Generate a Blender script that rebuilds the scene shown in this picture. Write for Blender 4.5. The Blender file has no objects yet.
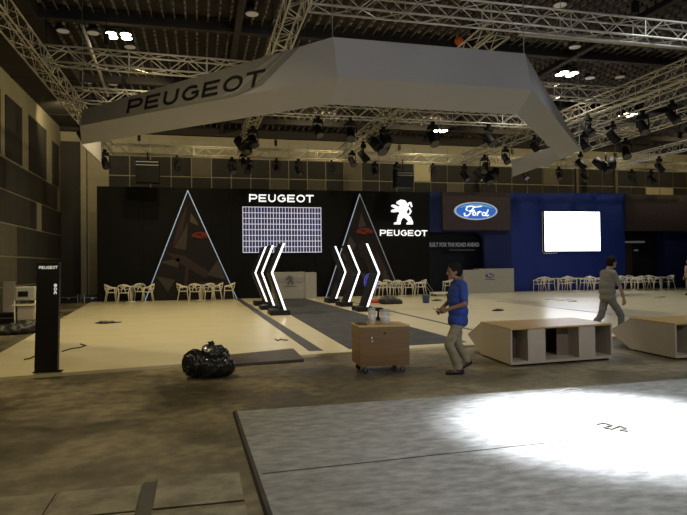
import bpy, bmesh, math, random
from mathutils import Vector, Matrix, noise
random.seed(7)
S = bpy.context.scene
COL = S.collection
PI = math.pi
# ------------------------------------------------------------------ camera model
F = 610.0
YAW = math.atan((343.5-199)/F); PITCH = math.atan(8/F); ROLL = math.radians(0.6); H = 1.65
fw = Vector((math.sin(YAW)*math.cos(PITCH), math.cos(YAW)*math.cos(PITCH), math.sin(PITCH)))
r0 = Vector((math.cos(YAW), -math.sin(YAW), 0)); u0 = r0.cross(fw)
RT = math.cos(ROLL)*r0 - math.sin(ROLL)*u0; UP = math.sin(ROLL)*r0 + math.cos(ROLL)*u0
def ray(px, py): return RT*((px-343.5)/F) + UP*((257.5-py)/F) + fw
def G(px, py, z=0.0):
    d = ray(px, py); t = (z-H)/d.z; return Vector((d.x*t, d.y*t, z))
def WY(px, py, Y):
    d = ray(px, py); t = Y/d.y; return Vector((d.x*t, Y, H+d.z*t))
def WX(px, py, X):
    d = ray(px, py); t = X/d.x; return Vector((X, d.y*t, H+d.z*t))
cd = bpy.data.cameras.new('camera'); cam = bpy.data.objects.new('camera', cd); COL.objects.link(cam)
cam.matrix_world = Matrix(((RT.x, UP.x, -fw.x, 0), (RT.y, UP.y, -fw.y, 0), (RT.z, UP.z, -fw.z, H), (0, 0, 0, 1)))
cd.sensor_width = 36; cd.lens = F/687*36; cd.clip_end = 200; cd.clip_start = .05
S.camera = cam
# ------------------------------------------------------------------ materials
def mat(name, col, rough=.6, metal=0, noise_amt=0, scale=5, emit=None, estr=1, bump=0, spec=.5, col2=None, coat=0, stretch=None):
    m = bpy.data.materials.new(name); m.use_nodes = True
    nt = m.node_tree; b = nt.nodes['Principled BSDF']
    b.inputs['Base Color'].default_value = (*col, 1); b.inputs['Roughness'].default_value = rough
    b.inputs['Metallic'].default_value = metal; b.inputs['Specular IOR Level'].default_value = spec
    b.inputs['Coat Weight'].default_value = coat
    if emit: b.inputs['Emission Color'].default_value = (*emit, 1); b.inputs['Emission Strength'].default_value = estr
    tc = nt.nodes.new('ShaderNodeTexCoord'); mp = nt.nodes.new('ShaderNodeMapping')
    nt.links.new(tc.outputs['Object'], mp.inputs[0])
    if stretch: mp.inputs['Scale'].default_value = stretch
    n = nt.nodes.new('ShaderNodeTexNoise'); n.inputs['Scale'].default_value = scale; n.inputs['Detail'].default_value = 6
    n.inputs['Roughness'].default_value = .6
    nt.links.new(mp.outputs[0], n.inputs['Vector'])
    if noise_amt or col2:
        rp = nt.nodes.new('ShaderNodeValToRGB'); rp.color_ramp.elements[0].position = .32; rp.color_ramp.elements[1].position = .68
        c2 = col2 or tuple(min(1, c*(1+noise_amt)) for c in col); c1 = col if col2 else tuple(c*(1-noise_amt) for c in col)
        rp.color_ramp.elements[0].color = (*c1, 1); rp.color_ramp.elements[1].color = (*c2, 1)
        nt.links.new(n.outputs['Fac'], rp.inputs[0]); nt.links.new(rp.outputs[0], b.inputs['Base Color'])
    if bump:
        bp = nt.nodes.new('ShaderNodeBump'); bp.inputs['Strength'].default_value = bump; bp.inputs['Distance'].default_value = .02
        nt.links.new(n.outputs['Fac'], bp.inputs['Height']); nt.links.new(bp.outputs[0], b.inputs['Normal'])
    return m
M = {}
def concrete():
    m = mat('worn_concrete', (.1, .085, .055), .42, scale=1)
    nt = m.node_tree; b = nt.nodes['Principled BSDF']; L = nt.links.new
    tc = nt.nodes.new('ShaderNodeTexCoord')
    def nz(scale, det, st=(1, 1, 1), dist=0):
        mp = nt.nodes.new('ShaderNodeMapping'); mp.inputs['Scale'].default_value = st
        n = nt.nodes.new('ShaderNodeTexNoise'); n.inputs['Scale'].default_value = scale; n.inputs['Detail'].default_value = det
        n.inputs['Distortion'].default_value = dist
        L(tc.outputs['Object'], mp.inputs[0]); L(mp.outputs[0], n.inputs['Vector']); return n
    a = nz(.75, 10, (1, .9, 1), .5); c = nz(6, 9)
    mx = nt.nodes.new('ShaderNodeMix'); mx.inputs[0].default_value = .38
    L(a.outputs['Fac'], mx.inputs[2]); L(c.outputs['Fac'], mx.inputs[3])
    rp = nt.nodes.new('ShaderNodeValToRGB'); e = rp.color_ramp.elements
    e[0].position = .36; e[0].color = (.045, .036, .02, 1); e[1].position = .64; e[1].color = (.27, .225, .135, 1)
    x = e.new(.5); x.color = (.125, .103, .062, 1)
    L(mx.outputs[0], rp.inputs[0]); L(rp.outputs[0], b.inputs['Base Color'])
    r2 = nt.nodes.new('ShaderNodeMapRange'); r2.inputs[1].default_value = .35; r2.inputs[2].default_value = .65
    r2.inputs[3].default_value = .32; r2.inputs[4].default_value = .6
    L(a.outputs['Fac'], r2.inputs[0]); L(r2.outputs[0], b.inputs['Roughness'])
    bp = nt.nodes.new('ShaderNodeBump'); bp.inputs['Strength'].default_value = .12; bp.inputs['Distance'].default_value = .01
    L(c.outputs['Fac'], bp.inputs['Height']); L(bp.outputs[0], b.inputs['Normal'])
    return m
M['concrete'] = concrete()
M['plate'] = mat('worn_plywood_plate', (.12, .105, .075), .6, scale=4, col2=(.31, .28, .2), bump=.1)
M['vinyl'] = mat('grey_vinyl', (.15, .15, .145), .5, scale=8, col2=(.34, .34, .33), bump=.12, stretch=(.7, 1.5, 1))
M['cream'] = mat('cream_stage_board', (.72, .64, .42), .24, scale=1.5, col2=(.78, .7, .47), stretch=(.4, 1, 1))
M['inlay'] = mat('dark_inlay', (.06, .06, .065), .5, noise_amt=.2)
M['carpet'] = mat('charcoal_carpet', (.03, .031, .035), .9, scale=2, col2=(.06, .06, .066), bump=.1)
M['wall'] = mat('beige_wall', (.3, .27, .19), .8, noise_amt=.08, scale=.6)
M['panel'] = mat('dark_acoustic_panel', (.028, .025, .022), .85, noise_amt=.15, scale=1, stretch=(1, 6, .2))
M['panel_mid'] = mat('mid_acoustic_panel', (.12, .105, .075), .8, noise_amt=.12, scale=1)
M['panel_grey'] = mat('greige_panel', (.09, .08, .055), .8, noise_amt=.1)
M['panel_band'] = mat('olive_wall_band', (.3, .28, .21), .75, noise_amt=.12, scale=.8)
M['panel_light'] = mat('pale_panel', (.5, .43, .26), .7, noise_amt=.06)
M['ceil'] = mat('black_ceiling', (.022, .018, .016), .9)
M['baffle'] = mat('grey_baffle', (.16, .145, .135), .7, noise_amt=.5, scale=1.2)
M['beam'] = mat('dark_beam', (.022, .018, .016), .7, noise_amt=.2)
M['alu'] = mat('aluminium', (.62, .6, .53), .35, .35, noise_amt=.1)
M['alu_dark'] = mat('dull_aluminium', (.5, .46, .36), .4, .4, noise_amt=.15)
M['black'] = mat('satin_black', (.007, .007, .008), .45, spec=.25)
M['blackmatte'] = mat('matte_black_wall', (.006, .006, .006), .6, noise_amt=.15, spec=.15)
M['blackplastic'] = mat('black_plastic', (.008, .008, .009), .65, spec=.25)
M['greyfascia'] = mat('grey_fascia', (.36, .35, .345), .65, noise_amt=.03, scale=.7)
M['fascia_print'] = mat('printed_grey_fascia', (.19, .18, .155), .6, noise_amt=.04)
M['stripe'] = mat('pale_print_stripe', (.27, .26, .235), .6)
M['letterblack'] = mat('black_lettering', (.008, .008, .008), .4)
M['glowwhite'] = mat('lit_white', (.9, .9, .9), .5, emit=(.97, .98, 1), estr=.95)
M['glowstrip'] = mat('led_strip_white', (.9, .9, .9), .5, emit=(.97, .97, 1), estr=1.5)
M['glowedge'] = mat('led_edge_blue', (.4, .5, .6), .5, emit=(.45, .6, .8), estr=.35)
M['glowedge_dim'] = mat('led_edge_dim', (.3, .35, .4), .5, emit=(.45, .52, .6), estr=.1)
M['screenwhite'] = mat('white_screen', (.9, .9, .95), .4, emit=(.88, .9, 1), estr=5)
M['lamp'] = mat('lamp_glow', (1, 1, 1), .5, emit=(1, .93, .72), estr=14)
M['lampoff'] = mat('downlight_lens', (.5, .47, .42), .3, emit=(1, .9, .7), estr=.08)
M['grid'] = mat('led_grid_line', (.8, .8, .9), .5, emit=(.66, .7, .95), estr=.5)
M['chairwhite'] = mat('cream_white_plastic', (.85, .8, .66), .35)
M['greycounter'] = mat('greige_counter', (.42, .41, .38), .55, noise_amt=.04)
M['emblemgrey'] = mat('grey_emblem', (.13, .13, .13), .4)
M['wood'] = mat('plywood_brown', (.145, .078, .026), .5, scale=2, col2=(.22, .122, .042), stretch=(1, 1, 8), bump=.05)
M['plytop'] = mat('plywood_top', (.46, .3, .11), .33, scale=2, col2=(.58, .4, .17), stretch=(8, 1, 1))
M['greige'] = mat('greige_laminate', (.47, .41, .33), .45, noise_amt=.03)
M['darkwood'] = mat('dark_brown_board', (.055, .04, .03), .4, scale=2, col2=(.085, .065, .045), stretch=(1, 8, 1))
M['greige_brown'] = mat('brown_greige', (.22, .17, .12), .6)
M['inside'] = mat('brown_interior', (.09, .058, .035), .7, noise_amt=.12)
M['castor'] = mat('castor_rubber', (.02, .02, .02), .5)
M['steel'] = mat('steel', (.45, .45, .43), .3, .8)
M['jar'] = mat('milky_plastic', (.55, .54, .5), .3, noise_amt=.15, scale=14)
M['bagplastic'] = mat('black_bin_bag', (.012, .013, .014), .22, noise_amt=.2, bump=.35, scale=9, coat=.3)
M['fordblue'] = mat('deep_blue_wall', (.012, .035, .26), .5, noise_amt=.05)
M['fordblue2'] = mat('blue_wall_dark', (.009, .02, .12), .5)
M['navy'] = mat('navy_black', (.007, .009, .022), .5)
M['brownfascia'] = mat('dark_mauve_fascia', (.055, .04, .05), .6, noise_amt=.1)
M['skin'] = mat('skin', (.2, .1, .058), .5, noise_amt=.06)
M['skin2'] = mat('skin_tan', (.36, .2, .12), .5, noise_amt=.06)
M['hair'] = mat('black_hair', (.006, .005, .005), .7, bump=.3, scale=40, spec=.15)
M['polo'] = mat('blue_polo_cotton', (.014, .042, .24), .8, noise_amt=.1, bump=.15, scale=12)
M['khaki'] = mat('khaki_cotton', (.23, .2, .135), .85, noise_amt=.12, bump=.25, scale=10)
M['tee'] = mat('grey_olive_cotton', (.2, .19, .15), .85, noise_amt=.1, bump=.2, scale=10)
M['greypants'] = mat('grey_trousers', (.17, .165, .145), .85, noise_amt=.12, bump=.2, scale=10)
M['shoe'] = mat('black_shoe', (.015, .014, .013), .4)
M['paper'] = mat('white_paper', (.7, .7, .68), .7)
M['bucketblue'] = mat('blue_bucket', (.03, .07, .16), .4)
M['signwhite'] = mat('sign_white_glow', (.9, .9, .85), .5, emit=(.9, .88, .8), estr=.35)  # plain white totem letters given a faint glow to look brightly lit
M['red'] = mat('red_cloth', (.5, .06, .02), .6)
M['orange'] = mat('orange_plastic', (.7, .12, .02), .5)
M['trim'] = mat('black_rubber_trim', (.03, .03, .028), .5, noise_amt=.3)
M['cable'] = mat('dark_cable', (.05, .045, .03), .6)
M['seam'] = mat('floor_seam', (.05, .05, .045), .8)
# ------------------------------------------------------------------ mesh builder
class MB:
    def __init__(s): s.v = []; s.f = []; s.m = []; s.sm = []
    def add(s, vs, fs, mi=0, smooth=False):
        o = len(s.v); s.v += [tuple(v) for v in vs]
        for f in fs: s.f.append([i+o for i in f]); s.m.append(mi); s.sm.append(smooth)
        return s
    def box(s, c, d, mi=0, rot=None):
        c = Vector(c); vs = []
        for x in (-.5, .5):
            for y in (-.5, .5):
                for z in (-.5, .5):
                    p = Vector((x*d[0], y*d[1], z*d[2]))
                    if rot is not None: p = rot @ p
                    vs.append(c+p)
        return s.add(vs, [(0, 1, 3, 2), (4, 6, 7, 5), (0, 4, 5, 1), (2, 3, 7, 6), (0, 2, 6, 4), (1, 5, 7, 3)], mi)
    def bx(s, x0, x1, y0, y1, z0, z1, mi=0): return s.box(((x0+x1)/2, (y0+y1)/2, (z0+z1)/2), (abs(x1-x0), abs(y1-y0), abs(z1-z0)), mi)
    def hull8(s, lo, hi, mi=0):   # two quads of matching corners
        n = len(lo); vs = list(lo)+list(hi)
        fs = [tuple(range(n))[::-1], tuple(range(n, 2*n))]+[(i, (i+1) % n, n+(i+1) % n, n+i) for i in range(n)]
        return s.add(vs, fs, mi)
    def tube(s, pts, r, n=8, mi=0, caps=True, flat=1.0):
        pts = [Vector(p) for p in pts]; rs = r if isinstance(r, (list, tuple)) else [r]*len(pts)
        vs = []; up = None
        for i, p in enumerate(pts):
            t = (pts[min(i+1, len(pts)-1)]-pts[max(i-1, 0)]).normalized()
            if up is None:
                up = t.orthogonal().normalized() if abs(t.z) > .95 else (Vector((0, 0, 1))-t*t.z).normalized()
            up = (up-t*up.dot(t)).normalized(); sd = t.cross(up)
            for k in range(n):
                a = 2*PI*k/n; vs.append(p+(sd*math.cos(a)+up*math.sin(a)*flat)*rs[i])
        fs = []
        for i in range(len(pts)-1):
            for k in range(n): fs.append((i*n+k, i*n+(k+1) % n, (i+1)*n+(k+1) % n, (i+1)*n+k))
        s.add(vs, fs, mi, n > 5)
        if caps:
            o = len(s.v)-len(vs)
            s.f.append([o+k for k in range(n)][::-1]); s.m.append(mi); s.sm.append(False)
            s.f.append([o+(len(pts)-1)*n+k for k in range(n)]); s.m.append(mi); s.sm.append(False)
        return s
    def lathe(s, prof, c=(0, 0, 0), n=20, mi=0, axis='z'):
        c = Vector(c); vs = []
        for r, h in prof:
            for k in range(n):
                a = 2*PI*k/n; p = (r*math.cos(a), r*math.sin(a), h)
                if axis == 'y': p = (p[0], p[2], p[1])
                if axis == 'x': p = (p[2], p[0], p[1])
                vs.append(c+Vector(p))
        fs = []
        for i in range(len(prof)-1):
            for k in range(n): fs.append((i*n+k, i*n+(k+1) % n, (i+1)*n+(k+1) % n, (i+1)*n+k))
        s.add(vs, fs, mi, True)
        o = len(s.v)-len(vs)
        s.f.append([o+k for k in range(n)][::-1]); s.m.append(mi); s.sm.append(False)
        s.f.append([o+(len(prof)-1)*n+k for k in range(n)]); s.m.append(mi); s.sm.append(False)
        return s
    def ball(s, c, r, mi=0, n=14, rot=None):
        c = Vector(c); r = r if isinstance(r, (list, tuple)) else (r, r, r)
        m = n//2; vs = []
        for i in range(m+1):
            t = PI*i/m
            for k in range(n):
                a = 2*PI*k/n; p = Vector((r[0]*math.sin(t)*math.cos(a), r[1]*math.sin(t)*math.sin(a), r[2]*math.cos(t)))
                if rot is not None: p = rot @ p
                vs.append(c+p)
        fs = [(i*n+k, i*n+(k+1) % n, (i+1)*n+(k+1) % n, (i+1)*n+k) for i in range(m) for k in range(n)]
        return s.add(vs, fs, mi, True)
    def mesh(s, name, mats):
        me = bpy.data.meshes.new(name); me.from_pydata(s.v, [], s.f)
        for x in (mats if isinstance(mats, (list, tuple)) else [mats]): me.materials.append(x)
        me.polygons.foreach_set('material_index', s.m); me.polygons.foreach_set('use_smooth', s.sm)
        bm = bmesh.new(); bm.from_mesh(me)
        bmesh.ops.remove_doubles(bm, verts=bm.verts, dist=1e-5)
        bmesh.ops.recalc_face_normals(bm, faces=bm.faces); bm.to_mesh(me); bm.free(); me.update()
        return me
    def build(s, name, mats, parent=None, label=None, loc=None, bevel=0):
        o = bpy.data.objects.new(name, s.mesh(name, mats)); COL.objects.link(o)
        if parent: o.parent = parent
        if loc is not None: o.location = loc
        if label: o['label'] = label
        if bevel:
            b = o.modifiers.new('bevel', 'BEVEL'); b.width = bevel; b.segments = 2; b.limit_method = 'ANGLE'
        return o
def tag(o, label, cat, group=None, kind=None):
    o['label'] = label; o['category'] = cat
    if group: o['group'] = group
    if kind: o['kind'] = kind
    return o
def struct(o): o['kind'] = 'structure'; return o
def thing(name, loc, label, cat, group=None, rz=0):
    o = bpy.data.objects.new(name, None); COL.objects.link(o); o.location = loc; o.rotation_euler = (0, 0, rz)
    o.empty_display_size = .1
    return tag(o, label, cat, group)
def copy_tree(o, parent=None):
    c = o.copy(); COL.objects.link(c)
    if parent: c.parent = parent
    for ch in [x for x in COL.objects if x.parent == o]: copy_tree(ch, c)
    return c
def ordn(i): return ['first', 'second', 'third', 'fourth', 'fifth', 'sixth', 'seventh', 'eighth', 'ninth', 'tenth', 'eleventh', 'twelfth', 'thirteenth', 'fourteenth', 'fifteenth'][i]
def local(pts, loc): return [Vector(p)-Vector(loc) for p in pts]

# ------------------------------------------------------------------ setting
YP = 31.0      # stand wall plane of the left stand
YF = 32.2      # stand wall plane of the right stand
YB = 34.0      # hall rear wall
XL = -6.92; XR = 36.0; ZC = 9.35
fl = MB().bx(XL-.3, XR+.3, -4, YB+.3, -.2, 0).build('floor', M['concrete']); struct(fl)
# left wall: pale wall with dark acoustic panels
w = MB(); w.bx(XL-.3, XL, -4, YB+.3, 0, ZC)
g = .05
def lp(y0, y1, z0, z1, mi):
    w.bx(XL, XL+.04, y0+g/2, y1-g/2, z0+g/2, z1-g/2, mi)
rows = [0, 1.0, 2.12, 3.33, 4.55, 5.72]
for (y0, y1) in ((-3, 1.5), (2.2, 6), (6.7, 11), (11.7, 16), (16.7, 21.4), (24.65, 26.8), (27.85, 30.8), (32.0, 33.4), (22.2, 24.05)):
    zt = 8.1 if y0 < 31 else 7.85
    n = max(1, round((y1-y0)/1.1)); st = (y1-y0)/n
    for k in range(n): w.bx(XL, XL+.04, y0+k*st, y0+(k+1)*st-.015, 5.79, zt, 1)
y = -3.0
while y < 33.9:
    for r in range(5):
        z0, z1 = rows[r]+.045, rows[r+1]-.03
        mi = 1
        if r == 4 and 32.5 < y < 34: mi = 0
        if r == 3 and 28.5 < y < 29.9: mi = 0
        if r <= 2 and y < 25.4: mi = 3
        if r == 1 and 8 < y < 10: mi = 1
        if mi: w.bx(XL, XL+.04, y, y+.985, z0, z1, mi)
    y += 1.0
w.bx(XL, XL+.1, -3, YB, 0, .12, 1)
struct(w.build('wall_left', [M['wall'], M['panel'], M['panel_mid'], M['panel_grey']]))
# rear wall
w = MB(); w.bx(XL-.3, XR+.3, YB, YB+.3, 0, ZC)
cx = -4.6
mids = {198: 2, 351: 2, 420: 4, 546: 2}
def at_px(px): return WY(px, 175, YB).x
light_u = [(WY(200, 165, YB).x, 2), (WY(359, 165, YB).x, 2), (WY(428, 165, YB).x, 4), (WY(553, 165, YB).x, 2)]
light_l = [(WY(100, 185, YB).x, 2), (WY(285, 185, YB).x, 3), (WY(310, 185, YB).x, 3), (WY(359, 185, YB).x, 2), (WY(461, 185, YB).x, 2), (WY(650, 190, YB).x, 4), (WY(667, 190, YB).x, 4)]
ZR = [WY(200, 190, YB).z-1.4, WY(200, 177, YB).z, WY(200, 157.5, YB).z, WY(200, 140, YB).z]
while cx < XR:
    def pick(lst, d):
        for (x, mi) in lst:
            if cx <= x < cx+1.06: return mi
        return d
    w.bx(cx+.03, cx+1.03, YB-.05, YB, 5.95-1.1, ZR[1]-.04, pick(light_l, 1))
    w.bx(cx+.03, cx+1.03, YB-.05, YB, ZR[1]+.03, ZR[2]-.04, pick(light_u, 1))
    w.bx(cx+.03, cx+1.03, YB-.05, YB, ZR[2]+.07, ZR[3]-.05, 6)
    for r in range(4): w.bx(cx+.03, cx+1.03, YB-.05, YB, .1+r*1.15, 1.2+r*1.15, 1)
    cx += 1.06
w.bx(XL+.05, WY(82, 200, YB).x, YB-.25, YB, 0, 8.2, 1)      # dark recess beside the corner
w.bx(WY(82, 200, YB).x, WY(87.5, 200, YB).x, YB-.35, YB, 0, ZC, 0)
for px in (576, 615): w.bx(WY(px-1.2, 200, YB).x, WY(px+1.2, 200, YB).x, YB-.2, YB, 0, 8.2, 2)
w.bx(XL, XR, YB-.3, YB, 8.75, ZC, 5)
struct(w.build('wall_back', [M['wall'], M['panel'], M['panel_mid'], M['panel_grey'], M['panel_light'], M['ceil'], M['panel_band']]))
struct(MB().bx(XR, XR+.3, -4, YB+.3, 0, ZC).build('wall_right', M['panel']))
struct(MB().bx(XL-.3, XR+.3, -4.3, -4, 0, ZC).build('wall_front', M['panel']))
struct(MB().bx(XL-.3, XR+.3, -4.3, YB+.3, ZC, ZC+.2).build('ceiling', M['ceil']))
# rows of short ceiling baffles hung under the slab
b = MB()
x = -4.3; k = 0
while x < 33:
    yy = 6.0 + (.16 if k % 2 else 0)
    while yy < YB-1:
        if (int(yy*10)) % 61 > 8:
            b.bx(x-.028, x+.028, yy, yy+.2, ZC-.26, ZC-.14)
        yy += .36
    b.bx(x-.012, x+.012, 5, YB-.6, ZC-.14, ZC-.11)
    x += .33; k += 1
struct(b.build('trim_1', M['baffle']))
b = MB()
for yy in (8, 13.5, 19.2, 25.4, 31.2):
    b.bx(XL, XR, yy-.12, yy+.12, ZC-.42, ZC-.3); b.bx(XL, XR, yy-.02, yy+.02, ZC-.42, ZC-.02)
    b.bx(XL, XR, yy-.12, yy+.12, ZC-.08, ZC-.02)
struct(b.build('trim_2', M['beam']))
b = MB()
for xx in (1.2, 12.9, 24.7):
    b.bx(xx-.1, xx+.1, 4, YB-.4, ZC-.48, ZC-.42); b.bx(xx-.02, xx+.02, 4, YB-.4, ZC-.48, ZC-.02)
struct(b.build('trim_3', M['beam']))
b = MB(); b.bx(XL, -4.5, -3, YB-.35, 8.95, ZC-.02); b.bx(-4.55, -4.47, -3, YB-.35, 8.9, ZC-.02)
struct(b.build('trim_4', M['beam']))

# trench plates at the lower left
x_edges = [(-3.4, -1.03), (-1.0, -.43), (-.32, .30)]
lab = ['worn grey-brown floor plate, widest, at the bottom left corner', 'square worn floor plate left of the dark slot in the floor', 'worn floor plate between the dark slot and the vinyl edge']
for (xa, xb), l in zip(x_edges, lab):
    tag(MB().bx(xa, xb, 4.36, 4.86 + (.1 if xb > 0 else 0), 0, .012).build('floor_plate', M['plate'], bevel=.004), l, 'floor plate', 'floor plates at the bottom left')
    if xb < 0: tag(MB().bx(xa, xb, 3.6, 4.33, 0, .012).build('floor_plate', M['plate'], bevel=.004), l.replace('floor plate', 'nearer floor plate').replace('widest', 'wide'), 'floor plate', 'floor plates at the bottom left')
tag(MB().bx(-.31, .30, 3.6, 4.27, 0, .012).build('floor_plate', M['plate'], bevel=.004), 'worn nearest floor plate against the black edge trim', 'floor plate', 'floor plates at the bottom left')
tag(MB().bx(-.425, -.325, 3.6, 4.92, 0, .006).build('gap_strip', M['trim']), 'dark narrow strip drawn as the gap between two floor plates', 'gap strip')  # dark strip laid in place of the open gap between plates

# vinyl sheet with the spot pool
A, B_, C_ = G(237, 413), G(700, 379.5), G(272, 515)
dA = (C_-A).normalized()
nearL = A + dA*4.6
dR = (B_-A).normalized()
vf = thing('vinyl_floor_sheet', (A.x, A.y, 0), 'grey vinyl floor sheet in the right foreground lit by a bright pool of light', 'floor covering')
def loc2(p): return Vector((p.x-A.x, p.y-A.y, 0))
farR = A+dR*22; nearR = nearL+dR*22
th = Vector((0, 0, .02))
mb = MB(); q = [loc2(p) for p in (A, farR, nearR, nearL)]
mb.hull8(q, [p+th for p in q]); mb.build('sheet', M['vinyl'], vf)
s0, s1 = loc2(G(262, 476.5)), loc2(G(512, 449)); sd = (s1-s0).normalized(); s1 = s0+sd*20
nn = Vector((-sd.y, sd.x, 0))*.007
mb = MB(); q = [s0-nn, s1-nn, s1+nn, s0+nn]; mb.hull8([p+th for p in q], [p+th*1.15 for p in q]); mb.build('seam', M['seam'], vf)
nn = Vector((dA.y, -dA.x, 0))
mb = MB(); q = [loc2(A)-nn*.01, loc2(A)+nn*.05, loc2(nearL)+nn*.05, loc2(nearL)-nn*.01]; q2 = [loc2(A)+nn*.005, loc2(A)+nn*.035, loc2(nearL)+nn*.035, loc2(nearL)+nn*.005]
mb.hull8(q, [p+th*1.5 for p in q2]); mb.build('edge_trim', M['trim'], vf, label='black rubber edge trim')

# cream stage floor
SH = .05
st = thing('stage_floor', (0, 0, 0), 'low cream glossy stage floor spread in front of the black and blue walls', 'stage')
fL = G(-60, 386); dst = (G(480, 347)-G(326, 356)); 
p0 = Vector((-3.5, 9.85, 0)); p1 = Vector((2.24, 10.95, 0)); p2 = Vector((7.0, 11.35, 0)); p3 = Vector((13, 12.0, 0)); p4 = Vector((30, 13.5, 0))
outl = [p0, p1, p2, p3, p4, Vector((30, 31.9, 0)), Vector((12.2, 31.9, 0)), Vector((12.2, 30.95, 0)), Vector((-5.0, 30.95, 0))]
MB().hull8(outl, [p+Vector((0, 0, SH)) for p in outl]).build('deck', M['cream'], st)
def strip(name, pts, m, h=.004):
    q = [Vector((p[0], p[1], SH)) for p in pts]
    return MB().hull8(q, [p+Vector((0, 0, h)) for p in q]).build(name, m, st)
strip('inlay_strip', [(2.0, 11.3), (2.27, 11.3), (1.98, 30.6), (1.75, 30.6)], M['inlay'])
strip('inlay_strip', [(6.40, 12.2), (6.52, 12.2), (6.52, 30.6), (6.40, 30.6)], M['inlay'])
strip('inlay_strip', [(12.42, 14.0), (12.49, 14.0), (12.44, 24), (12.37, 24)], M['inlay'])
strip('carpet_runner', [(2.78, 11.35), (5.35, 11.65), (5.05, 30.2), (3.05, 30.2)], M['carpet'])['label'] = 'charcoal carpet runner'

# ------------------------------------------------------------------ stroke lettering
def arc(cx, cy, rx, ry, a0, a1, n=14):
    return [(cx+rx*math.cos(math.radians(a0+(a1-a0)*i/n)), cy+ry*math.sin(math.radians(a0+(a1-a0)*i/n))) for i in range(n+1)]
LET = {   # wide capital letters, strokes in a 1.25 x 1 cell
 'P': [[(.1, 0), (.1, 1)], [(.1, .9), (.8, .9)]+arc(.8, .66, .3, .24, 90, -90)+[(.8, .42), (.1, .42)]],
 'E': [[(1.1, .9), (.1, .9), (.1, .1), (1.1, .1)], [(.1, .5), (1.0, .5)]],
 'U': [[(.1, 1), (.1, .45)]+arc(.55, .42, .45, .34, 180, 360)+[(1.0, .45), (1.0, 1)]],
 'G': [arc(.62, .5, .55, .41, 48, 315)+[(1.08, .25), (1.08, .5), (.66, .5)]],
 'O': [arc(.62, .5, .54, .41, 0, 360, 28)],
 'T': [[(0, .9), (1.15, .9)], [(.575, .9), (.575, 0)]],
 '3': [[(.05, .9), (.55, .9), (.8, .7), (.5, .5), (.8, .3), (.55, .1), (.05, .1)]],
 '0': [arc(.45, .5, .38, .41, 0, 360, 20)],
 '8': [arc(.45, .72, .33, .2, 0, 360, 16), arc(.45, .28, .36, .2, 0, 360, 16)],
}
def ribbon(mb, pts, wx, wy, place, depth, nrm, closed=False, mi=0):
    """flat stroke along 2-D pts, raised along nrm"""
    P = []
    for p in pts:
        p = Vector(p)
        if not P or (p-P[-1]).length > 1e-4: P.append(p)
    n = len(P)
    closed = (P[0]-P[-1]).length < 1e-4
    Ls, Rs = [], []
    for i, p in enumerate(P):
        a = P[i-1] if i > 0 else (P[-2] if closed else None); c = P[i+1] if i < n-1 else (P[1] if closed else None)
        d1 = (p-a).normalized() if a is not None else None; d2 = (c-p).normalized() if c is not None else None
        d1 = d1 or d2; d2 = d2 or d1
        n1 = Vector((-d1.y, d1.x)); n2 = Vector((-d2.y, d2.x)); m = (n1+n2)
        if m.length < .1: m = n1
        m.normalize(); s = 1/max(.5, m.dot(n1))
        off = Vector((m.x*wx, m.y*wy))*s
        Ls.append(p+off); Rs.append(p-off)
    vs = []
    for l, r in zip(Ls, Rs):
        a, b2 = place(l), place(r); vs += [a, b2, b2+nrm*depth, a+nrm*depth]
    fs = []
    for i in range(n-1):
        o = i*4; q = o+4
        for k in range(4): fs.append((o+k, o+(k+1) % 4, q+(k+1) % 4, q+k))
    fs += [(3, 2, 1, 0), tuple((n-1)*4+k for k in range(4))]
    mb.add(vs, fs, mi)
def word(txt, bl, br, tr, tl, nrm, depth, m, parent, wt=.1, gap=.22, part='letter'):
    bl, br, tr, tl = map(Vector, (bl, br, tr, tl))
    adv = [(.95 if c in '308' else (1.18 if c != 'G' else 1.2))+gap for c in txt]; tot = sum(adv)-gap
    x = 0
    for c, a in zip(txt, adv):
        def place(p, x=x):
            u = (x+p[0])/tot; v = p[1]
            return (bl*(1-u)+br*u)*(1-v)+(tl*(1-u)+tr*u)*v
        mb = MB()
        for s_ in LET[c]: ribbon(mb, s_, wt, wt*.92, place, depth, nrm)
        mb.build(part, m, parent); x += a
def textmesh(s, size, m, name, parent, loc, rot, ext=.01, xs=1, off=0):
    cu = bpy.data.curves.new(name, 'FONT'); cu.body = s; cu.size = size; cu.extrude = ext; cu.offset = off
    o = bpy.data.objects.new(name, cu); COL.objects.link(o)
    me = bpy.data.meshes.new_from_object(o.evaluated_get(bpy.context.evaluated_depsgraph_get()))
    bpy.data.objects.remove(o)
    me.materials.clear(); me.materials.append(m); n = bpy.data.objects.new(name, me); COL.objects.link(n)
    n.parent = parent; n.location = loc; n.rotation_euler = rot; n.scale = (xs, 1, 1)
    return n
def polyplate(pts2, place, nrm, depth, m, name, parent):
    lo = [place(p) for p in pts2]; bm = bmesh.new(); vs = [bm.verts.new(p) for p in lo]
    f = bm.faces.new(vs); r = bmesh.ops.extrude_face_region(bm, geom=[f])
    for v in [e for e in r['geom'] if isinstance(e, bmesh.types.BMVert)]: v.co += nrm*depth
    bmesh.ops.triangulate(bm, faces=bm.faces); bmesh.ops.recalc_face_normals(bm, faces=bm.faces)
    me = bpy.data.meshes.new(name); bm.to_mesh(me); bm.free(); me.materials.append(m)
    o = bpy.data.objects.new(name, me); COL.objects.link(o); o.parent = parent; return o
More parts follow.
